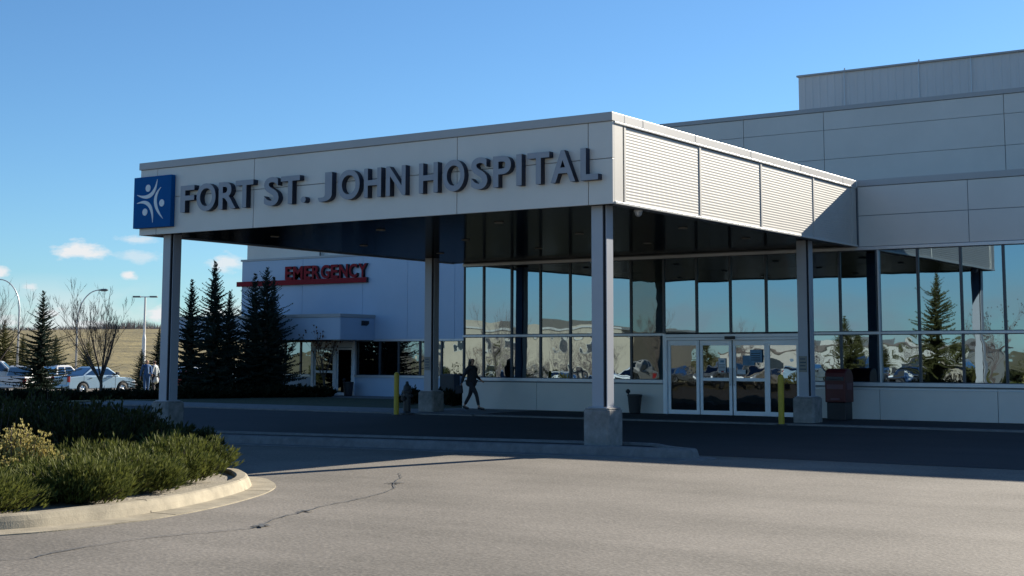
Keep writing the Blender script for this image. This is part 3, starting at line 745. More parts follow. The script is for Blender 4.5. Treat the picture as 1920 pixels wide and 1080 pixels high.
# street lamps
def curved_lamp(px, topy, depth, side, label):
    base = at_depth(px, 690, depth); x, y = base.x, base.y; z0 = gz(x, y)
    top = at_depth(px, topy, depth).z-z0
    t = thing('street_lamp', label, 'street lamp', (x, y, z0), group='curved street lamps by the parking lot')
    rt = Vector((RT.x, RT.y, 0)).normalized()*side; reach = 1.75
    pts = [(0, 0, 0), (0, 0, top-2.6)]
    for k in range(1, 11):
        a = k/10*pi*.5; pts.append(tuple(rt*(reach*(1-cos(a)))+Vector((0, 0, top-2.6+2.6*sin(a)))))
    b = MB(); b.tube(pts, [.10, .075]+[.06-.002*k for k in range(10)], 10); b.build('pole', M['galv'], t, smooth=True)
    e = Vector(pts[-1]); b = MB(); q = [e+rt*s_ for s_ in (0, .2, .55, .75)]
    b.tube(q, [.05, .11, .12, .03], 10); b.build('lamp_head', M['lamp_head'], t, smooth=True)
    b = MB(); b.box(-.09, .09, -.09, .09, .5, 1.1) ; b.build('access_door', M['galv'], t)
curved_lamp(32, 523, 118, -1, 'tall curved-arm street lamp at the left edge bending left')
curved_lamp(142, 543, 118, 1, 'tall curved-arm street lamp beside the bare tree bending right')
base = at_depth(268, 700, 104); x, y = base.x, base.y; z0 = gz(x, y); top = at_depth(268, 556, 104).z-z0
t = thing('lot_light', 'straight white pole with two flat lamp heads over the parking lot', 'street lamp', (x, y, z0))
rt = Vector((RT.x, RT.y, 0)).normalized()
b = MB(); b.lathe([(.20, 0), (.20, .5), (.155, .55), (.14, top*.55), (.085, top*.6), (.07, top)], 12); b.build('pole', mat('white_pole', (.7, .68, .64), .4), t)
b = MB(); b.tube([rt*-.45+Vector((0, 0, top)), rt*.45+Vector((0, 0, top))], .035, 8); b.build('cross_arm', M['galv'], t)
for s_ in (-1, 1):
    b = MB(); c = rt*(s_*.62)+Vector((0, 0, top)); b.box(c.x-.28, c.x+.28, c.y-.14, c.y+.14, c.z-.05, c.z+.07, rz=math.atan2(rt.y, rt.x)); b.build('lamp_head', M['lamp_head'], t, bevel=.02)

# ------------------------------------------------------------------ vehicles
def vehicle(name, label, cat, x, y, rz, kind, pm, group='parked vehicles'):
    """length along +X of its own frame, front at +X"""
    t = thing(name, label, cat, (x, y, gz(x, y)+.0), rz, group)
    S = {
     'pickup': dict(L=5.6, W=1.9, wb=(-1.72, 1.75), r=.39,
        low=[(-2.75, .45), (-2.78, .62), (-2.74, 1.12), (-.78, 1.12), (-.74, 1.14), (.95, 1.14), (1.1, 1.16), (2.35, 1.07), (2.68, .98), (2.80, .80), (2.82, .48), (2.7, .36), (-2.6, .36)],
        roof=[(-.80, 1.12), (-.66, 1.75), (-.45, 1.83), (.35, 1.83), (.62, 1.76), (1.28, 1.14)]),
     'sport': dict(L=5.2, W=1.9, wb=(-1.5, 1.58), r=.38,
        low=[(-2.55, .45), (-2.58, .62), (-2.52, 1.14), (-1.2, 1.24), (-.74, 1.20), (.95, 1.14), (1.1, 1.14), (2.2, 1.06), (2.50, .96), (2.60, .78), (2.62, .48), (2.5, .36), (-2.4, .36)],
        roof=[(-1.55, 1.20), (-.72, 1.74), (-.5, 1.79), (.3, 1.79), (.58, 1.73), (1.35, 1.14)]),
     'sedan': dict(L=4.6, W=1.8, wb=(-1.35, 1.38), r=.33,
        low=[(-2.25, .42), (-2.28, .6), (-2.2, .93), (-1.5, .98), (1.0, .95), (2.0, .82), (2.25, .68), (2.28, .45), (2.15, .3), (-2.1, .3)],
        roof=[(-1.65, .96), (-1.0, 1.36), (-.6, 1.44), (.15, 1.44), (.45, 1.37), (1.15, .94)]),
     'suv': dict(L=4.7, W=1.88, wb=(-1.35, 1.42), r=.37,
        low=[(-2.3, .48), (-2.33, .7), (-2.28, 1.08), (1.0, 1.06), (2.05, .98), (2.32, .82), (2.34, .5), (2.2, .36), (-2.15, .36)],
        roof=[(-2.22, 1.07), (-2.0, 1.62), (-1.75, 1.72), (.2, 1.73), (.5, 1.66), (1.2, 1.05)])}[kind]
    w = S['W']/2
    # body with wheel arches cut into the outline
    low = S['low']; bot = low[-1][1]
    poly = low[:-1]+[]
    arch = []
    for wx in sorted(S['wb'], reverse=True):
        ar = S['r']*1.22
        arch += [(wx+ar*cos(a), S['r']+ar*sin(a)) for a in [pi*k/10 for k in range(11)] if S['r']+ar*sin(a) > bot-.001]
    # order: low runs rear-bottom up, over the top, to front bottom; arches then return to the rear
    poly = low[:-1]+arch+[low[-1]]
    b = MB(); b.prism(poly, -w+.02, w-.02)
    o = b.build('body', pm, t, bevel=.05)
    rf = S['roof']; b = MB(); n = len(rf); ins = .20
    vs = []
    z0, z1 = rf[0][1], max(p[1] for p in rf)
    for s_ in (-1, 1):
        for px, pz in rf:
            k = (pz-z0)/(z1-z0); vs.append((px, s_*(w-.05-ins*k), pz))
    fs = [tuple(range(n)), tuple(range(2*n-1, n-1, -1))]+[(i, i+n, i+1+n, i+1) for i in range(n-1)]+[(n-1, 2*n-1, n, 0)]
    b.add(vs, fs); b.build('cab', pm, t, bevel=.035)
    # side windows: inset panes just proud of the cab side
    def side_y(z): return w-.05-ins*(z-z0)/(z1-z0)
    def sidepane(x0, x1, x2, x3, zl, zh, s_):
        b = MB(); e = .012
        b.add([(x0, s_*(side_y(zl)+e), zl), (x1, s_*(side_y(zl)+e), zl), (x2, s_*(side_y(zh)+e), zh), (x3, s_*(side_y(zh)+e), zh)], [(0, 1, 2, 3)])
        b.build('side_window', M['carglass'], t, fix=False)
    zl, zh = z0+.06, z1-.13
    fx, rx = rf[-1][0], rf[0][0]; tfx, trx = rf[-2][0], rf[1][0]
    mid = (tfx+trx)/2+.05
    for s_ in (-1, 1):
        sidepane(mid+.05, fx-.22, tfx-.08, mid+.05, zl, zh, s_)
        sidepane(rx+.22 if kind != 'pickup' else rx+.2, mid-.05, mid-.05, trx+.16, zl, zh, s_)
        if kind == 'suv': sidepane(rx+.15, rx+.2, trx+.1, trx+.08, zl, zh, s_)
    for nm, (i, j), e in (('windscreen', (n-1, n-2), 1), ('rear_window', (0, 1), -1)):
        a, c = Vector((rf[i][0], 0, rf[i][1])), Vector((rf[j][0], 0, rf[j][1]))
        p, q = a.lerp(c, .1), a.lerp(c, .9); nn = Vector((e*abs((c-a).z), 0, abs((c-a).x))).normalized()*.014
        b = MB(); yp, yq = side_y(p.z)-.09, side_y(q.z)-.09
        b.add([Vector((p.x, -yp, p.z))+nn, Vector((p.x, yp, p.z))+nn, Vector((q.x, yq, q.z))+nn, Vector((q.x, -yq, q.z))+nn], [(0, 1, 2, 3)])
        b.build(nm, M['carglass'], t, fix=False)
    xr, xf = low[1][0], low[-2][0] if False else max(p[0] for p in low)
    for s_ in (-1, 1):
        for wx in S['wb']:
            b = MB(); r = S['r']; prof = [(r*.62, -.11), (r*.97, -.11), (r, -.08), (r, .08), (r*.97, .11), (r*.62, .11)]
            vs = [(wx+rr_*cos(2*pi*k/20), s_*(w-.12)+yy, r+rr_*sin(2*pi*k/20)) for rr_, yy in prof for k in range(20)]
            b.add(vs, [(i*20+k, i*20+(k+1) % 20, (i+1)*20+(k+1) % 20, (i+1)*20+k) for i in range(5) for k in range(20)])
            wh = b.build('wheel', M['tyre'], t, smooth=True)
            b = MB(); ro = r*.63; yo = s_*(w-.12)+s_*.07
            b.add([(wx, yo+s_*.02, r)]+[(wx+ro*cos(2*pi*k/20)*(1 if k % 2 else .96), yo+(0 if k % 4 else -s_*.03), r+ro*sin(2*pi*k/20)*(1 if k % 2 else .96)) for k in range(20)], [(0, k+1, (k+1) % 20+1) for k in range(20)])
            b.build('rim', M['rim'], wh, fix=False)
        zt = max(p[1] for p in low[:4])
        b = MB(); b.box(xr-.03, xr+.10, s_*(w-.18) if s_ > 0 else -w-.005, w+.005 if s_ > 0 else -(w-.18), zt-.42, zt-.08); b.build('tail_light', M['tail'], t, bevel=.015)
        b = MB(); b.box(xf-.30, xf-.01, s_*(w-.42) if s_ > 0 else -w+.015, w-.015 if s_ > 0 else -(w-.42), .68, .84); b.build('headlight', M['head'], t, bevel=.02)
        b = MB(); b.box(fx-.42, fx-.22, s_*(w+.03) if s_ > 0 else -w-.22, w+.22 if s_ > 0 else -(w+.03), z0+.06, z0+.24); b.box(fx-.36, fx-.30, min(s_*(w-.08), s_*(w+.05)), max(s_*(w-.08), s_*(w+.05)), z0+.05, z0+.10); b.build('mirror', M['black'], t, bevel=.02)
        b = MB()
        for hx in (mid+.12, rx+.55 if kind != 'pickup' else mid-.65): b.box(hx, hx+.17, min(s_*(w-.03), s_*(w+.02)), max(s_*(w-.03), s_*(w+.02)), z0-.16, z0-.12)
        b.build('door_handle', M['black'], t)
        b = MB()
        for dx in (fx-.35, mid, rx+.12): b.box(dx-.008, dx+.008, min(s_*(w-.03), s_*(w-.0155)), max(s_*(w-.03), s_*(w-.0155)), .45, z0)
        b.build('door_gap', M['black'], t)
    b = MB(); b.box(xr-.10, xr+.12, -w+.05, w-.05, .42, .60); b.build('rear_bumper', M['alu'] if kind == 'pickup' else pm, t, bevel=.03)
    b = MB(); b.box(xf-.16, xf+.06, -w+.06, w-.06, .36, .56); b.build('front_bumper', M['black'], t, bevel=.04)
    b = MB(); b.box(xf-.12, xf+.012, -w+.45, w-.45, .62, .86); b.build('grille', M['black'], t, bevel=.01)
    if kind in ('pickup', 'sport'):
        b = MB(); zt = 1.125 if kind == 'pickup' else 1.20
        b.box(low[2][0]+.12, rf[0][0]-.06, -w+.14, w-.14, zt, zt+.012); b.build('bed_cover', M['black'], t)
        b = MB(); b.box(xr-.012, xr+.03, -w+.22, w-.22, .66, 1.06); b.build('tailgate', pm, t, bevel=.012)
        b = MB(); b.box(xr-.022, xr-.010, -.16, .16, .92, .98); b.build('tailgate_handle', M['black'], t)
    b = MB(); b.box(xr-.105, xr-.10, -.15, .15, .46, .55); b.build('licence_plate', M['paper'], t)
    return t
HX = pi/2-.06
p = at_depth(133, 715, 90)
vehicle('pickup_truck', 'silver-blue pickup with sloped bed rails parked behind the bare tree', 'pickup truck', p.x-.95, p.y+2.6, HX, 'sport', M['p_silver'])
p = at_depth(108, 715, 101)
vehicle('pickup_truck', 'white crew cab pickup just beyond the silver-blue one', 'pickup truck', p.x-.3, p.y+.2, HX+.05, 'pickup', M['p_white'])
p = at_depth(42, 715, 95)
vehicle('pickup_truck', 'pale pickup with its tailgate towards us left of the slim dark spruce', 'pickup truck', p.x, p.y, pi/2+R(38), 'pickup', M['p_white'])
p = at_depth(-16, 715, 101)
tk = vehicle('pickup_truck', 'large white pickup at the left edge facing right', 'pickup truck', p.x, p.y, R(48), 'pickup', M['p_white']); tk.scale = (1.15, 1.15, 1.18)
p = at_depth(365, 712, 100)
vehicle('parked_car', 'red car glimpsed between the spruce trunks', 'car', p.x, p.y, R(38), 'sedan', M['p_red'])
p = at_depth(372, 702, 112)
vehicle('parked_car', 'white sport utility seen through the spruces', 'car', p.x, p.y, HX, 'suv', M['p_white'])
p = at_depth(424, 702, 112)
vehicle('parked_car', 'silver sport utility seen through the spruces', 'car', p.x, p.y, HX, 'suv', M['p_silver'])

# ------------------------------------------------------------------ plants
def frond(b, base, d, L, w, rnd, n=3, mi=0):
    """feathery spray: a few narrow leaf blades around a stem direction"""
    d = d.normalized()
    for _ in range(n):
        u = Vector((rnd.uniform(-1, 1), rnd.uniform(-1, 1), rnd.uniform(-1, 1))).normalized()
        dd = (d+u*.45).normalized(); s = dd.cross(u).normalized()*w*.5
        l = L*rnd.uniform(.6, 1.1)
        p = base
        b.add([p-s*.5, p+s*.5, p+dd*l*.55+s, p+dd*l, p+dd*l*.55-s], [(0, 1, 2, 3, 4)], mi)
def shrub(name, label, cat, x, y, rx, ry, hgt, m, seed, dens=1.0, leaf=.07, blade=.022, spiky=.5, group=None, sprawl=True, zoff=.1):
    rnd = random.Random(seed)
    t = thing(name, label, cat, (x, y, gz(x, y)+zoff), rnd.uniform(0, 6), group)
    b = MB(); st = MB()
    nb = int(46*dens)
    for i in range(nb):
        a = rnd.uniform(0, 2*pi); rr = math.sqrt(rnd.random())
        lump = .72+.5*noise.noise((cos(a)*1.3+seed, sin(a)*1.3, rr*2))
        ex_, ey_ = cos(a)*rx*rr*lump*1.1, sin(a)*ry*rr*lump*1.1
        top = hgt*(.45+.55*(1-rr**2.2))*rnd.uniform(.72, 1.12)
        end = Vector((ex_, ey_, top)); root = Vector((ex_*.15, ey_*.15, .02))
        midp = root.lerp(end, .5)+Vector((ex_*.18, ey_*.18, -.05*hgt))
        P_ = [root, midp, end]
        st.tube([root, midp, end], [.014, .009, .004], 4)
        tang = (end-midp).normalized()
        nf = int(34*(leaf/.07)**-.3*(1.7 if blade < .02 else 1))
        for k in range(nf):
            tt = rnd.uniform(.25, 1.0)
            q = (root.lerp(midp, tt*2) if tt < .5 else midp.lerp(end, tt*2-1))
            q = q+Vector((rnd.gauss(0, 1), rnd.gauss(0, 1), rnd.gauss(0, .7)))*.075*max(rx, .6)
            if q.z < .03: q.z = rnd.uniform(.02, .08)
            out = Vector((q.x*.55/max(rx, .1), q.y*.55/max(ry, .1), .55)) + tang*spiky
            frond(b, q, out, leaf*rnd.uniform(.8, 1.5), blade, rnd, 3)
    b.build('foliage', m, t, fix=False); st.build('stems', M['bark'], t, fix=False)
    return t

jl = ['low green juniper at the left end of the kerb', 'low green juniper beside the kerb joint', 'spreading juniper in the middle of the kerbed bed', 'bushy juniper just left of the bed nose', 'pointed juniper at the bed nose reaching over the kerb', 'juniper behind the golden shrub', 'sunlit juniper second from the bed nose', 'sunlit juniper in the second row of the bed']
jp = [(-.55, -13.55, 1.0, .62), (-.42, -12.25, .95, .60), (-1.05, -11.0, 1.05, .66), (-1.55, -9.85, .95, .62), (-2.45, -8.75, .85, .62), (-1.7, -14.6, 1.0, .65), (-2.35, -10.3, 1.0, .66), (-1.9, -12.0, 1.0, .62)]
for k, ((x, y, r, hh), lb) in enumerate(zip(jp, jl)):
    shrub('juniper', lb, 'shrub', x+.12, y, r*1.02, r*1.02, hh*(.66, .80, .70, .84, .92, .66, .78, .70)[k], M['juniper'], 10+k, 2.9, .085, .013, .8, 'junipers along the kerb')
shrub('golden_shrub', 'bright golden yellow shrub at the left edge of the bed', 'shrub', *at_depth(28, 850, 18.3).to_2d(), -.0+.70, .70, .84, M['golden'], 40, 3.6, .035, .030, .3, zoff=.1)
dk = [(150, 21.5, .95, 1.0), (60, 22.5, 1.0, 1.05), (-20, 21.5, 1.0, 1.0), (235, 22.8, 1.0, .92), (185, 25.5, 1.0, .95), (90, 26, 1.1, 1.1), (280, 24.3, .85, .70), (10, 25.5, 1.1, 1.1), (330, 25.0, .75, .50), (250, 26.5, .8, .75), (375, 24.5, .6, .42), (300, 22.0, .9, .62)]
nm = ['leftmost', 'second', 'third', 'fourth', 'fifth', 'sixth', 'seventh', 'eighth', 'ninth', 'tenth', 'eleventh', 'twelfth']
order = sorted(range(len(dk)), key=lambda i: dk[i][0])
for k, (px, d, r, hh) in enumerate(dk):
    p = at_depth(px, 850, d)
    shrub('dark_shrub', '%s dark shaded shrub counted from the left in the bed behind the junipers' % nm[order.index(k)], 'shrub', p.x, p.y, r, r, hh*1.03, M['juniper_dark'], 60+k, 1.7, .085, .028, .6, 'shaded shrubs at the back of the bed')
# far clipped shrubs along the walk
hp_ = [(-27, 11.5), (-33, 6.0)]
cnt = 0
names = ['beside the trucks at the far left', 'below the white pickup', 'below the dark spruce', 'below the silver pickup', 'below the bare tree', 'right of the silver pickup', 'left of the front left column', 'behind the front left column', 'right of the front left column', 'below the narrow spruce', 'below the tall spruce', 'below the twin spruces', 'under the paired spruces', 'right of the paired spruces', 'nearest the emergency door', 'just left of the emergency door']
for k, px in enumerate([-15, 28, 70, 112, 152, 194, 236, 278, 322, 365, 408, 450, 492, 530, 562, 592]):
    d = 51+ (px/600)*6
    p = at_depth(px, 760, d)
    top = (743 if px < 330 else 732)
    hh = at_depth(px, top, d).z-gz(p.x, p.y)+.06
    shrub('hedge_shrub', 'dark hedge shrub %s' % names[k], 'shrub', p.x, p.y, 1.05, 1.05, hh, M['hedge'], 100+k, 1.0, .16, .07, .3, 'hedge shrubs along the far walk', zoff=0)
for k, (px, d, lb) in enumerate([(772, 48.0, 'low dark shrub behind the fire hydrant'), (850, 46.5, 'low dark shrub between the rear column and the walking person'), (822, 47.5, 'low dark shrub behind the rear left column')]):
    p = at_depth(px, 765, d); shrub('low_shrub', lb, 'shrub', p.x, p.y, .55, .5, .52, M['hedge'], 140+k, .7, .1, .05, .2, zoff=0.02)

def spruce(label, px, topy, depth, rad, m, seed, z_base=None, name='spruce_tree', dens=1.0, pos=None, hgt=None, lean=0):
    rnd = random.Random(seed)
    if pos is None:
        p = at_depth(px, 720, depth); x, y = p.x, p.y; z0 = gz(x, y); Ht = at_depth(px, topy, depth).z-z0
    else: x, y = pos; z0 = gz(x, y); Ht = hgt
    t = thing(name, label, 'tree', (x, y, z0), 0)
    b = MB(); b.tube([(0, 0, 0), (0.02, 0, Ht*.5), (0, 0, Ht*.98)], [.05+Ht*.010, .03+Ht*.006, .008], 7); b.build('trunk', M['bark'], t)
    c = MB(); z = .10*Ht; sc_ = Ht/6
    c.tube([(0, 0, Ht*.90), (0, 0, Ht*1.0)], [.035*sc_, .008*sc_], 4)
    while z < Ht*.985:
        f = z/Ht; r0 = rad*1.28*((1-f)**.95)*(.85 if f < .15 else 1)+.03*sc_
        nbr = max(4, int((8+5*(1-f))*dens)); step = Ht*(.036-.006*f)
        off = rnd.uniform(0, 6)
        for k in range(nbr):
            a = off+2*pi*k/nbr+rnd.uniform(-.25, .25); L = r0*rnd.uniform(.45, 1.2)*(.95+.75*noise.noise((cos(a)*1.6+seed*3.1, sin(a)*1.6, z*1.4/sc_)))
            if rnd.random() < .08: L *= 1.25
            d = Vector((cos(a), sin(a), 0)); droop = -.28*(1-f)+.42*f*f*1.2
            zz = z+rnd.uniform(-.5, .5)*step
            n = max(2, int(L/(.11*sc_*(.4+.6*(1-f)))))
            for i in range(n+1):
                s = i/n; p = d*(L*s)+Vector((0, 0, zz+L*(droop*s+.22*s*s)))
                w = .13*sc_*(1.15-.6*s)*(.28+.72*(1-f)**.7)
                side = d.cross(Vector((0, 0, 1)))
                for sg_ in (-1, 1):
                    for r_ in range(3):
                        dd = (side*sg_*rnd.uniform(.4, 1)+d*rnd.uniform(.3, .9)+Vector((0, 0, rnd.uniform(-.45, .25)))).normalized()
                        q = (Vector((0, 0, 1))*rnd.uniform(.6, 1)+side*rnd.uniform(-.5, .5)).normalized()*w*.30
                        l = w*rnd.uniform(1.0, 2.0)
                        c.add([p-q*.7, p+q*.7, p+dd*l*.6+q, p+dd*l, p+dd*l*.6-q], [(0, 1, 2, 3, 4)])
            e = d*L+Vector((0, 0, zz+L*(droop+.22)))
            tip = (d+Vector((0, 0, .35))).normalized()*.20*sc_*(1.1-f)
            q = Vector((0, 0, .035*sc_)); c.add([e-q, e+q, e+tip], [(0, 1, 2)])
        z += step
    c.build('crown', m, t, fix=False)
    return t
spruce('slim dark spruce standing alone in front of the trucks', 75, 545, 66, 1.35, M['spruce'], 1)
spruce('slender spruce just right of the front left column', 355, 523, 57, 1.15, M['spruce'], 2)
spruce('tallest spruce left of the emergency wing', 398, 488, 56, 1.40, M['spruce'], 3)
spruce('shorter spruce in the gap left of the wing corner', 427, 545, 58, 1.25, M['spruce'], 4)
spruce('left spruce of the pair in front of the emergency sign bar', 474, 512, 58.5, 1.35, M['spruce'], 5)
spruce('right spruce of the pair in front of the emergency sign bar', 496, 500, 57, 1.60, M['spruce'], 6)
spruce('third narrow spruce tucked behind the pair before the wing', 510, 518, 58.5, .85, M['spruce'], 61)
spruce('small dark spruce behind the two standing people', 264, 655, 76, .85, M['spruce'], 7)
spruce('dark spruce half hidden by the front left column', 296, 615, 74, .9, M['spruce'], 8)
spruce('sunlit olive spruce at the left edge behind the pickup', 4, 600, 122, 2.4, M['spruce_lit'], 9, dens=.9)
spruce('small sunlit spruce behind the left curved lamp', 40, 628, 128, 1.9, M['spruce_lit'], 90, dens=.9)
spruce('sunlit spruce peeking out behind the slim dark spruce', 102, 628, 125, 1.5, M['spruce_lit'], 11, dens=.9)
spruce('squat sunlit spruce behind the bare tree trunk', 163, 640, 122, 2.2, M['spruce_lit'], 12, dens=.9)

def bare_tree(label, x, y, Ht, spread, seed, m=None, leaves=None, limbs=7, name='bare_tree', zfork=.18, depthmax=4):
    rnd = random.Random(seed)
    t = thing(name, label, 'tree', (x, y, gz(x, y)), 0)
    tr = MB(); r0 = .013*Ht+.015; zf = Ht*zfork
    tr.tube([(0, 0, 0), (.03, .02, zf*.6), (.02, 0, zf)], [r0*1.2, r0, r0*.85], 8); tr.build('trunk', M['bark'], t)
    b = MB(); lf = MB()
    def grow(p, d, L, r, lev):
        n = 4; pts = [p]; rad = [r]; q = p.copy(); dd = d.copy()
        for i in range(n):
            dd = (dd+Vector((rnd.uniform(-1, 1), rnd.uniform(-1, 1), rnd.uniform(-.3, .9)))*.11).normalized()
            q = q+dd*L/n; pts.append(q.copy()); rad.append(r*(1-.72*(i+1)/n))
        b.tube(pts, rad, 5 if lev < 2 else 3, cap=False)
        if lev < depthmax:
            nc = (rnd.randint(4, 6) if lev < depthmax-1 else 4) if depthmax < 5 else (rnd.randint(5, 7) if lev == 1 else 3)
            for c in range(nc):
                s = rnd.uniform(.25, 1); i = min(n-1, int(s*n)); pp = pts[i].lerp(pts[i+1], s*n-i)
                u = Vector((rnd.uniform(-1, 1), rnd.uniform(-1, 1), rnd.uniform(-.1, 1))).normalized()
                nd = (dd*1.0+u*.62+Vector((0, 0, .12))).normalized()
                grow(pp, nd, L*rnd.uniform(.38, .6), max(.006, r*.42*(1-.4*s)), lev+1)
        if leaves and lev >= depthmax-1:
            for _ in range(3): frond(lf, pts[-1], dd, .10, .06, rnd, 1)
    for k in range(limbs):
        a = 2*pi*k/limbs+rnd.uniform(-.3, .3); tilt = rnd.uniform(.15, 1)*spread
        d = Vector((cos(a)*tilt, sin(a)*tilt, 1)).normalized()
        grow(Vector((.02, 0, zf*rnd.uniform(.75, 1))), d, Ht*.62*rnd.uniform(.8, 1.1)/max(.75, d.z)*.95, r0*.62, 1)
    b.build('crown', m or M['bark'], t, fix=False)
    if leaves: lf.build('leaves', leaves, t, fix=False)
    return t
p = at_depth(188, 726, 60); bare_tree('wide leafless tree with fanning limbs in front of the silver pickup', p.x, p.y, at_depth(188, 572, 60).z-gz(p.x, p.y), .95, 21, limbs=10, depthmax=5)
p = at_depth(-28, 726, 70); bare_tree('leafless tree at the left frame edge', p.x, p.y, at_depth(0, 560, 70).z-gz(p.x, p.y), .7, 22)
p = at_depth(606, 745, 57.5); bare_tree('thin small tree with reddish leaves before the emergency door', p.x, p.y, at_depth(606, 622, 57.5).z-gz(p.x, p.y), .5, 23, leaves=M['redleaf'], limbs=5, zfork=.3, depthmax=3)
# bare tree line on top of the hill
rnd = random.Random(5); b = MB()
for k in range(3400):
    px = rnd.uniform(-260, 620); d = rnd.uniform(395, 440); p = at_depth(px, 640, d); z0 = gz(p.x, p.y)
    hh = rnd.uniform(1.2, 4.2)*(.55+.6*noise.noise((px*.018, 3, 0))+.35)
    hh *= .42 if px < 180 else .75
    if hh < .6: continue
    q = Vector((p.x, p.y, z0)); 
    for _ in range(2):
        e = q+Vector((rnd.uniform(-.9, .9), rnd.uniform(-.9, .9), hh*rnd.uniform(.6, 1))); b.tube([q, e], [.07, .02], 3, cap=False)
tag(b.build('far_woodland', M['twig'], fix=False), 'thin line of leafless woodland along the top of the dry grass hill', 'woodland', kind='stuff')
# ------------------------------------------------------------------ people
def skinned(name, pts, edges, mats, parent, sub=2):
    me = bpy.data.meshes.new(name); me.from_pydata([p[:3] for p in pts], edges, [])
    o = bpy.data.objects.new(name, me); C.objects.link(o)
    sk = o.modifiers.new('skin', 'SKIN'); sk.use_smooth_shade = True
    for i, p in enumerate(pts):
        v = me.skin_vertices[0].data[i]; v.radius = (p[3], p[4] if len(p) > 4 else p[3]); v.use_root = (i == 0)
    ss = o.modifiers.new('sub', 'SUBSURF'); ss.levels = sub; ss.render_levels = sub
    dg = bpy.context.evaluated_depsgraph_get(); dg.update()
    m2 = bpy.data.meshes.new_from_object(o.evaluated_get(dg)); m2.name = name
    bpy.data.objects.remove(o)
    m2.materials.clear(); m2.materials.append(mats)
    o = bpy.data.objects.new(name, m2); C.objects.link(o); o.parent = parent
    for p in m2.polygons: p.use_smooth = True
    return o
def person(label, x, y, rz, Ht, step, hairm, topm, legm, coat=.0, long_hair=True, zoff=0, carry=False, bulk=0):
    """faces +X in its own frame"""
    k = Ht/1.65
    t = thing('person', label, 'person', (x, y, gz(x, y)+zoff), rz)
    S = step
    hipR, hipL = (0, -.085, .86), (0, .085, .86)
    kneR, kneL = (.02+S*.26, -.09, .49), (-S*.16+.02, .09, .47)
    ankR, ankL = (S*.40, -.09, .085), (-S*.40, .09, .11 if S > .3 else .085)
    toeR, toeL = (S*.40+.19, -.10, .045), (-S*.40+.16, .10, .04)
    shR, shL = (-.01, -.175, 1.34), (-.01, .175, 1.34)
    elR, elL = (-.09-S*.07, -.225, 1.08), (.00+S*.02, .225, 1.08)
    wrR, wrL = (-.10-S*.14, -.25, .84), (.16+S*.06, .20, .95)
    body = []; E = []
    def add(p, r, r2=None, par=None):
        body.append((p[0]*k, p[1]*k, p[2]*k, r*k, (r2 or r)*k)); i = len(body)-1
        if par is not None: E.append((par, i))
        return i
    pel = add((0, 0, .92), .125, .10)
    wa = add((0, 0, 1.08), .112, .085, pel); ch = add((0, 0, 1.25), .125, .095, wa); cl = add((-.01, 0, 1.36), .085, .065, ch)
    ne = add((.0, 0, 1.43), .048, .048, cl); jw = add((.025, 0, 1.50), .062, .07, ne); hd = add((.015, 0, 1.575), .078, .086, jw); tp = add((.005, 0, 1.63), .05, .055, hd)
    for hp2, kn, an, to in ((hipR, kneR, ankR, toeR), (hipL, kneL, ankL, toeL)):
        a = add(hp2, .088, None, pel); a2 = add(tuple((hp2[i]+kn[i])/2 for i in range(3)), .074, None, a); a = add(kn, .052, None, a2)
        a2 = add(tuple(kn[i]*.6+an[i]*.4 for i in range(3)), .053, None, a); a = add(an, .036, None, a2); a = add(to, .030, .026, a)
    for sh, el, wr, sg_ in ((shR, elR, wrR, -1), (shL, elL, wrL, 1)):
        a = add(sh, .056, None, cl); a = add(el, .040, None, a); a = add(wr, .026, None, a)
        dv = Vector(wr)-Vector(el); dv.normalize(); w_ = Vector(wr)
        pm_ = w_+dv*.055; pl = add(pm_, .030, .018, a)
        fw_ = Vector((1, 0, 0)); lens = (.070, .080, .075, .060)
        for i, ln in enumerate(lens):
            b0 = pm_+dv*.035+fw_*(.026-.0175*i); 
            f1 = add(b0, .0085, None, pl); f2 = add(b0+dv*ln*.5, .008, None, f1); add(b0+dv*ln+Vector((0, -sg_*.018, 0)), .0065, None, f2)
        th = add(pm_+dv*-.015+fw_*.034, .010, None, pl); add(pm_+dv*.03+fw_*.052, .008, None, th)
    bo = skinned('body', body, E, M['skin'], t); bo.data.materials.append(legm)
    for pp in bo.data.polygons:
        c0 = pp.center
        if .12*k < c0.z < 1.40*k and all((c0-Vector(w_)*k).dot((Vector(w_)-Vector(e_)).normalized()) < 0 for w_, e_ in ((wrR, elR), (wrL, elL)) if (c0.y > 0) == (w_[1] > 0)): pp.material_index = 1
    # face: nose, ears, eyes, mouth as small sculpted additions
    b = MB(); b.tube([((.095)*k, 0, 1.578*k), (.118*k, 0, 1.548*k), (.098*k, 0, 1.540*k)], [.008*k, .013*k, .008*k], 6)
    b.lathe([(.004, -.026), (.014, -.012), (.016, .006), (.006, .024)], 8, at=(.01*k, .084*k, 1.56*k)); b.lathe([(.004, -.026), (.014, -.012), (.016, .006), (.006, .024)], 8, at=(.01*k, -.084*k, 1.56*k))
    b.build('nose_and_ears', M['skin'], t, smooth=True)
    b = MB(); 
    for s_ in (-1, 1): b.lathe([(.002, -.008), (.010, 0), (.002, .008)], 8, at=(.088*k, s_*.032*k, 1.588*k))
    b.box(.088*k, .098*k, -.022*k, .022*k, 1.510*k, 1.516*k); b.build('eyes_and_mouth', M['hair_dark'], t)
    # clothes: same skeleton, slightly larger
    J = []; E2 = []
    def addj(p, r, r2=None, par=None):
        J.append((p[0]*k, p[1]*k, p[2]*k, r*k, (r2 or r)*k)); i = len(J)-1
        if par is not None: E2.append((par, i))
        return i
    lowz = .90-coat
    bk = 1+.13*bulk
    a = addj((0, 0, 1.10), .150*bk, .13*bk); u = addj((0, 0, 1.26), .160*bk, .13*bk, a); c_ = addj((-.01, 0, 1.375), .112*bk, .088*bk, u); addj((0, 0, 1.43), .06, .056, c_)
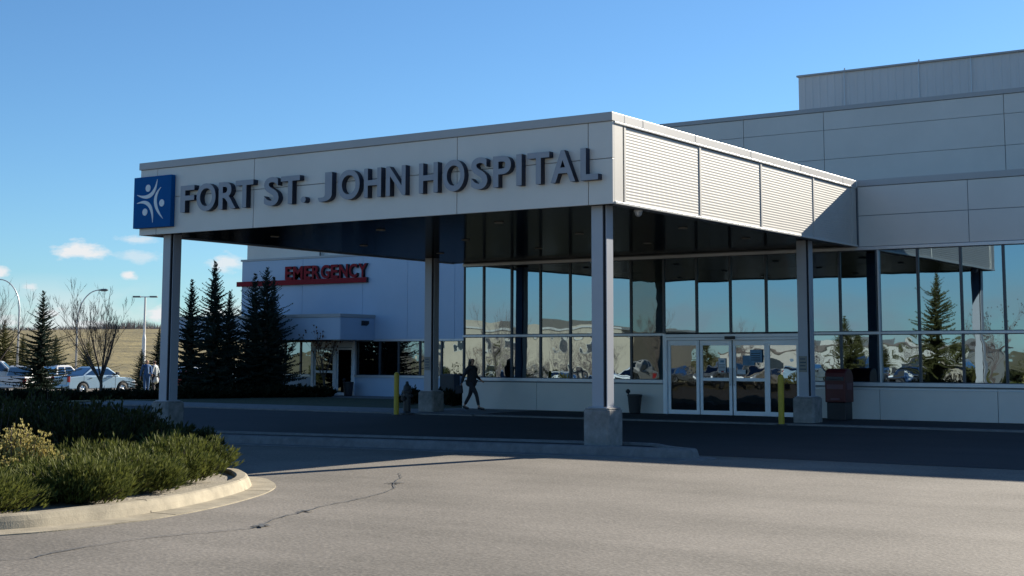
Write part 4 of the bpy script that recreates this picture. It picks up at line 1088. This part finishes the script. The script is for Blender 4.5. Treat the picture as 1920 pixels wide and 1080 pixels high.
    d_ = addj((0, 0, .94), .165*bk, .145*bk, a); addj((-.04, 0, lowz), (.175+coat*.12)*bk, (.16+coat*.12)*bk, d_)
    for sh, el, wr in ((shR, elR, wrR), (shL, elL, wrL)):
        s1 = addj(sh, .076, None, c_); s2 = addj(el, .060, None, s1); addj(tuple(el[i]*.06+wr[i]*.94 for i in range(3)), .041, None, s2)
    skinned('jacket', J, E2, topm, t)
    T = []; E3 = []
    def addt(p, r, par=None):
        T.append((p[0]*k, p[1]*k, p[2]*k, r*k)); i = len(T)-1
        if par is not None: E3.append((par, i))
        return i
    a = addt((0, 0, .93), .135)
    for hp2, kn, an in ((hipR, kneR, ankR), (hipL, kneL, ankL)):
        q = addt(hp2, .102, a); q = addt(tuple((hp2[i]+kn[i])/2 for i in range(3)), .088, q); q = addt(kn, .064, q); q = addt(tuple(kn[i]*.5+an[i]*.5 for i in range(3)), .060, q); addt(tuple(kn[i]*.12+an[i]*.88 for i in range(3)), .046, q)
    skinned('trousers', T, E3, legm, t)
    for an, to in ((ankR, toeR), (ankL, toeL)):
        Sx = [((an[0]-.055)*k, an[1]*k, (an[2]-.035)*k, .040*k), (an[0]*k, an[1]*k, (an[2]-.02)*k, .046*k), (((an[0]+to[0])/2)*k, an[1]*k, .045*k, .042*k), ((to[0]+.03)*k, to[1]*k, .034*k, .032*k)]
        skinned('shoe', Sx, [(0, 1), (1, 2), (2, 3)], M['black'], t)
    hr = [(-.012*k, 0, 1.605*k, .088*k), (-.03*k, 0, 1.545*k, .086*k)]; eh = [(0, 1)]
    if long_hair: hr += [(-.055*k, 0, 1.44*k, .085*k), (-.075*k, 0, 1.33*k, .06*k)]; eh += [(1, 2), (2, 3)]
    skinned('hair', hr, eh, hairm, t)
    if carry:
        b = MB(); hx, hy, hz = wrR[0]*k-.05, wrR[1]*k-.03, wrR[2]*k
        b.prism([(hx-.14, hz-.32), (hx+.12, hz-.30), (hx+.09, hz-.06), (hx-.09, hz-.06)], hy-.05, hy+.04)
        hb_ = b.build('handbag', M['cloth_black'], None, bevel=.02); hb_.parent = None
        hb_.location = (x, y, gz(x, y)+zoff); hb_.rotation_euler = (0, 0, rz)
        tag(hb_, 'black handbag hanging from the walking woman\'s trailing hand', 'handbag')
        b = MB(); b.tube([(hx-.07, hy, hz-.06), (hx-.04, hy, hz+.0), (hx+.04, hy, hz+.0), (hx+.07, hy, hz-.06)], .008, 6); b.build('strap', M['cloth_black'], hb_)
    return t
p = at_y(884, 768, 12.0)
person('person in black coat and trousers striding right past the glass, long dark hair', p.x, p.y, R(3), 1.58, .86, M['hair_dark'], M['cloth_black'], M['cloth_black'], coat=.20, zoff=.03, carry=True, bulk=1)
p = at_depth(274, 725, 70)
person('grey-haired person in a blue jacket standing behind the hedge', p.x, p.y, R(-20), 1.70, .1, M['hair_grey'], M['cloth_blue'], M['cloth_blue'], long_hair=False)
p = at_depth(289, 725, 70.5)
person('person in a long pale coat standing beside the blue jacketed one', p.x, p.y, R(200), 1.66, .1, M['hair_dark'], M['cloth_pale'], M['cloth_black'], coat=.42, long_hair=False)

# ------------------------------------------------------------------ surroundings mirrored in the glazing (behind the camera)
def house(name, label, x0, x1, y0, y1, hgt, m, seed, storeys=1):
    rnd = random.Random(seed); zb = gz((x0+x1)/2, y1)-.05
    t = thing(name, label, 'building', ((x0+x1)/2, (y0+y1)/2, zb)); O = t.location
    w, d = (x1-x0)/2, (y1-y0)/2
    b = MB(); b.box(-w, w, -d, d, 0, hgt); x = -w+2
    while x < w-6:
        ww = rnd.uniform(3, 7); b.box(x, x+ww, -d+1, d-.6, hgt, hgt+rnd.uniform(.4, 1.3)); x += ww+rnd.uniform(2, 6)
    b.build('wall', m, t)
    b = MB(); b.box(-w-.2, w+.2, -d-.2, d+.2, hgt+.002, hgt+.22); b.build('roof_edge', M['tan2'] if m != M['tan2'] else M['roof'], t)
    for s_ in range(storeys):
        zz = .9+s_*3.0; x = -w+1.2
        while x < w-2.5:
            ww = rnd.choice((1.2, 1.8, 2.4)); f = MB(); f.box(x, x+ww, d+.003, d+.05, zz, zz+1.4); fo = f.build('window', M['tan2'], t)
            g = MB(); g.box(x+.1, x+ww-.1, d+.051, d+.06, zz+.1, zz+1.3); g.build('pane', M['winglass'], fo); x += ww+rnd.uniform(1.2, 3.5)
    return t
house('care_home', 'long two storey tan building across the parking lot behind the camera', -99, -58, -92, -76, 5.8, M['tan'], 1, 2)
house('clinic', 'low cream building across the lot behind the camera', -53, -27, -100, -87, 3.2, M['tan2'], 2)
house('office_building', 'low tan office across the street behind the camera', -18, 14, -118, -104, 3.6, M['tan'], 3)
house('shed', 'small cream storage building behind the camera', 24, 40, -80, -70, 3.0, M['tan2'], 4)
cars = [(-47, 'suv', 'p_white'), (-43.6, 'sedan', 'p_silver'), (-40.2, 'pickup', 'p_white'), (-36.8, 'sedan', 'p_grey'), (-33.2, 'suv', 'p_grey'), (-29.8, 'sedan', 'p_tan'), (-26.3, 'suv', 'p_silver'), (-22.5, 'pickup', 'p_blue'), (-19, 'sedan', 'p_blue'), (-15.2, 'suv', 'p_tan'), (-8.5, 'pickup', 'p_white'), (-4.5, 'sedan', 'p_silver'), (1, 'suv', 'p_blue'), (-51, 'pickup', 'p_silver'), (-55, 'sedan', 'p_tan')]
cn_ = {'p_white': 'white', 'p_silver': 'silver', 'p_red': 'red', 'p_grey': 'grey', 'p_blue': 'dark blue', 'p_tan': 'tan'}
kn_ = {'suv': 'sport utility', 'sedan': 'saloon', 'pickup': 'pickup'}
for k, (x, kd, pm) in enumerate(cars):
    vehicle('lot_car', '%s %s parked %s in the row behind the camera' % (cn_[pm], kn_[kd], nm[k] if k < 12 else 'last but %d' % (15-k)), 'car', x, -46+random.uniform(-.4, .4), pi/2 if k % 3 else -pi/2, kd, M[pm], group='cars parked in the row behind the camera')
spruce('tall spruce behind the camera mirrored in the right glazing', 0, 0, 0, 2.0, M['spruce_lit'], 31, pos=(-16.3, -43.5), hgt=7.6)
spruce('medium spruce behind the camera beside the tall one', 0, 0, 0, 1.6, M['spruce_lit'], 32, pos=(-21.5, -41.5), hgt=5.2)
spruce('spruce behind the camera near the parked row', 0, 0, 0, 1.4, M['spruce_lit'], 33, pos=(-8, -42), hgt=4.5)
bare_tree('leafless tree behind the camera near the cars', -36, -41.5, 5.5, .6, 41, m=M['bark_grey'])
bare_tree('leafless tree behind the camera near the tall spruce', -12, -42, 5.0, .7, 42, m=M['bark_grey'], leaves=M['redleaf'], depthmax=3)
bare_tree('leafless tree behind the camera by the tan building', -50, -42, 6.0, .6, 43, m=M['bark_grey'])
for k, x in enumerate((-44, -25, -13, -2)):
    shrub('lot_shrub', '%s brownish shrub in the verge behind the camera' % nm[k], 'shrub', x, -42, 1.3, 1.0, 1.4, M['spruce_lit'], 200+k, .7, .16, .08, .3, 'shrubs behind the camera', zoff=0)

rnd = random.Random(77)
protoB = [o for o in bpy.data.objects if o.get('label', '').startswith('leafless tree behind the camera')]
protoS = [o for o in bpy.data.objects if o.get('label', '') == 'medium spruce behind the camera beside the tall one'][0]
protoR = [o for o in bpy.data.objects if o.get('label', '').startswith('first brownish')][:1]
k = 0
for x in range(-96, 20, 5):
    xx = x+rnd.uniform(-1.8, 1.8); yy = rnd.uniform(-72, -52)
    src = protoS if k % 3 == 1 else protoB[k % 3 if k % 3 < len(protoB) else 0]
    c = copy_tree(src); c.location = (xx, yy, gz(xx, yy)); c.rotation_euler.z = rnd.uniform(0, 6); f = rnd.uniform(.55, .95); c.scale = (f, f, f)
    c['label'] = ('small spruce' if src is protoS else 'small leafless tree')+' scattered across the lot behind the camera'
    c['group'] = 'trees across the lot behind the camera'; k += 1
for q in range(12):
    xx = -80+q*2.7+rnd.uniform(-1, 1); yy = rnd.uniform(-70, -54)
    c = copy_tree(protoB[q % len(protoB)]); f = rnd.uniform(.7, 1.05); c.location = (xx, yy, gz(xx, yy)); c.rotation_euler.z = q*1.3; c.scale = (f, f, f*.9)
    c['label'] = 'leafless tree standing before the two storey building behind the camera'; c['group'] = 'leafless trees before the two storey building'
for q, (xx, yy, f) in enumerate([(-27, -50, .9), (-24, -54, .8), (-19, -50, .75), (-11, -49, .9), (-5, -52, .95), (-1, -48, .7), (4, -51, .9), (9, -49, .8), (14, -53, 1.0), (19, -49, .8)]):
    c = copy_tree(protoS if q % 2 else protoB[1]); c.location = (xx, yy, gz(xx, yy)); c.rotation_euler.z = q; c.scale = (f*1.3, f*1.3, f*.8)
    c['label'] = ('stubby spruce' if q % 2 else 'stubby leafless tree')+' just beyond the parked row behind the camera'; c['group'] = 'trees behind the parked row'
for k in range(16):
    xx = -92+k*7+rnd.uniform(-2, 2)
    hh = rnd.uniform(.8, 1.7) if xx > -50 else rnd.uniform(1.6, 2.6)
    shrub('verge_shrub', ('dark' if k % 2 else 'green')+' rounded verge shrub across the lot behind the camera', 'shrub', xx, rnd.uniform(-56, -50), rnd.uniform(1.4, 2.6), 1.2, hh, M['hedge'] if k % 2 else M['juniper_dark'], 300+k, .5, .22, .12, .2, 'verge shrubs behind the camera', zoff=0)

# ------------------------------------------------------------------ light, sky
AZ, EL = R(14.5), R(23.75)
sdir = Vector((sin(AZ)*cos(EL), cos(AZ)*cos(EL), sin(EL)))
sl = bpy.data.lights.new('sun', 'SUN'); sl.energy = 5.0; sl.angle = R(.5); sl.color = (1, .91, .76)
so = bpy.data.objects.new('sun', sl); C.objects.link(so); so.rotation_euler = sdir.to_track_quat('Z', 'Y').to_euler()
wd_ = bpy.data.worlds.new('World'); sc.world = wd_; wd_.use_nodes = True
nt = wd_.node_tree; N = nt.nodes; L = nt.links; bg = N['Background']
sky = N.new('ShaderNodeTexSky'); sky.sky_type = 'NISHITA'; sky.sun_disc = False; sky.sun_elevation = EL; sky.sun_rotation = AZ
sky.altitude = 700; sky.air_density = 1.0; sky.dust_density = .3; sky.ozone_density = 2.0
tc = N.new('ShaderNodeTexCoord'); sep = N.new('ShaderNodeSeparateXYZ'); L.new(tc.outputs['Generated'], sep.inputs[0])
def mth(op, a, b_=None, c_=None, cl=False):
    q = N.new('ShaderNodeMath'); q.operation = op; q.use_clamp = cl
    for i, v in enumerate((a, b_, c_)):
        if v is None: continue
        if isinstance(v, (int, float)): q.inputs[i].default_value = v
        else: L.new(v, q.inputs[i])
    return q.outputs[0]
az = mth('MULTIPLY', mth('ARCTAN2', sep.outputs[0], sep.outputs[1]), 180/pi)
el = mth('MULTIPLY', mth('ARCSINE', sep.outputs[2]), 180/pi)
comb = N.new('ShaderNodeCombineXYZ'); L.new(mth('MULTIPLY', az, 1.0), comb.inputs[0]); L.new(mth('MULTIPLY', el, 2.2), comb.inputs[1])
nz = N.new('ShaderNodeTexNoise'); nz.inputs['Scale'].default_value = 1.1; nz.inputs['Detail'].default_value = 6; nz.inputs['Roughness'].default_value = .6; L.new(comb.outputs[0], nz.inputs['Vector'])
nz2 = N.new('ShaderNodeTexNoise'); nz2.inputs['Scale'].default_value = .28; nz2.inputs['Detail'].default_value = 5; L.new(comb.outputs[0], nz2.inputs['Vector'])
mask = None
# cumulus: (azimuth, elevation, half width, half height, density)
CL = [(-51.35, 4.05, 1.05, .42, 1.0), (-49.3, 4.52, .85, .22, .6), (-49.1, 3.85, .95, .28, .5), (-49.45, 3.10, .36, .20, 1.0), (-53.1, 2.62, .5, .22, .8), (-54.3, 3.15, .45, .28, 1.0), (-52.3, 1.6, .8, .4, .9),
      (-50.9, 1.2, 1.1, .3, .9), (-48.2, 1.65, .9, .45, 1.0), (-45.7, 3.65, .9, .4, .8), (-53.9, 1.3, .9, .3, .8), (-46.0, 1.5, 1.2, .5, .9)]
for a, e, ra, re, den in CL:
    dx = mth('DIVIDE', mth('SUBTRACT', az, a), ra); dy = mth('DIVIDE', mth('SUBTRACT', el, e), re)
    rr_ = mth('SQRT', mth('ADD', mth('MULTIPLY', dx, dx), mth('MULTIPLY', dy, dy)))
    v = mth('ADD', mth('SUBTRACT', 1.0, rr_), mth('MULTIPLY', mth('SUBTRACT', nz.outputs['Fac'], .5), 2.2))
    v = mth('MULTIPLY', mth('MULTIPLY', v, 1.6, None, True), den)
    mask = v if mask is None else mth('MAXIMUM', mask, v)
# low bank of haze-white cloud round the horizon
bank = mth('MULTIPLY', mth('SUBTRACT', 1.0, mth('DIVIDE', mth('ABSOLUTE', mth('SUBTRACT', el, 1.2)), 2.0), None, True), mth('MULTIPLY', mth('SUBTRACT', nz2.outputs['Fac'], .36), 4.0, None, True))
mask = mth('MAXIMUM', mask, mth('MULTIPLY', bank, .75))
mix = N.new('ShaderNodeMix'); mix.data_type = 'RGBA'; mix.clamp_factor = True
tint = N.new('ShaderNodeMix'); tint.data_type = 'RGBA'; tint.blend_type = 'MULTIPLY'; tint.inputs['Factor'].default_value = 1; tint.inputs['B'].default_value = (.53, .80, 1.03, 1)
L.new(sky.outputs[0], tint.inputs['A'])
L.new(mask, mix.inputs['Factor']); L.new(tint.outputs['Result'], mix.inputs['A'])
mix.inputs['B'].default_value = (6.1, 6.25, 6.4, 1)
L.new(mix.outputs['Result'], bg.inputs['Color']); bg.inputs['Strength'].default_value = .06

sc.view_settings.view_transform = 'Standard'; sc.view_settings.look = 'None'; sc.view_settings.exposure = 1.2; sc.view_settings.gamma = 1
sc.render.engine = 'CYCLES'
sc.cycles.max_bounces = 7; sc.cycles.glossy_bounces = 4; sc.cycles.transparent_max_bounces = 12
sc.render.resolution_x = 1024; sc.render.resolution_y = 576
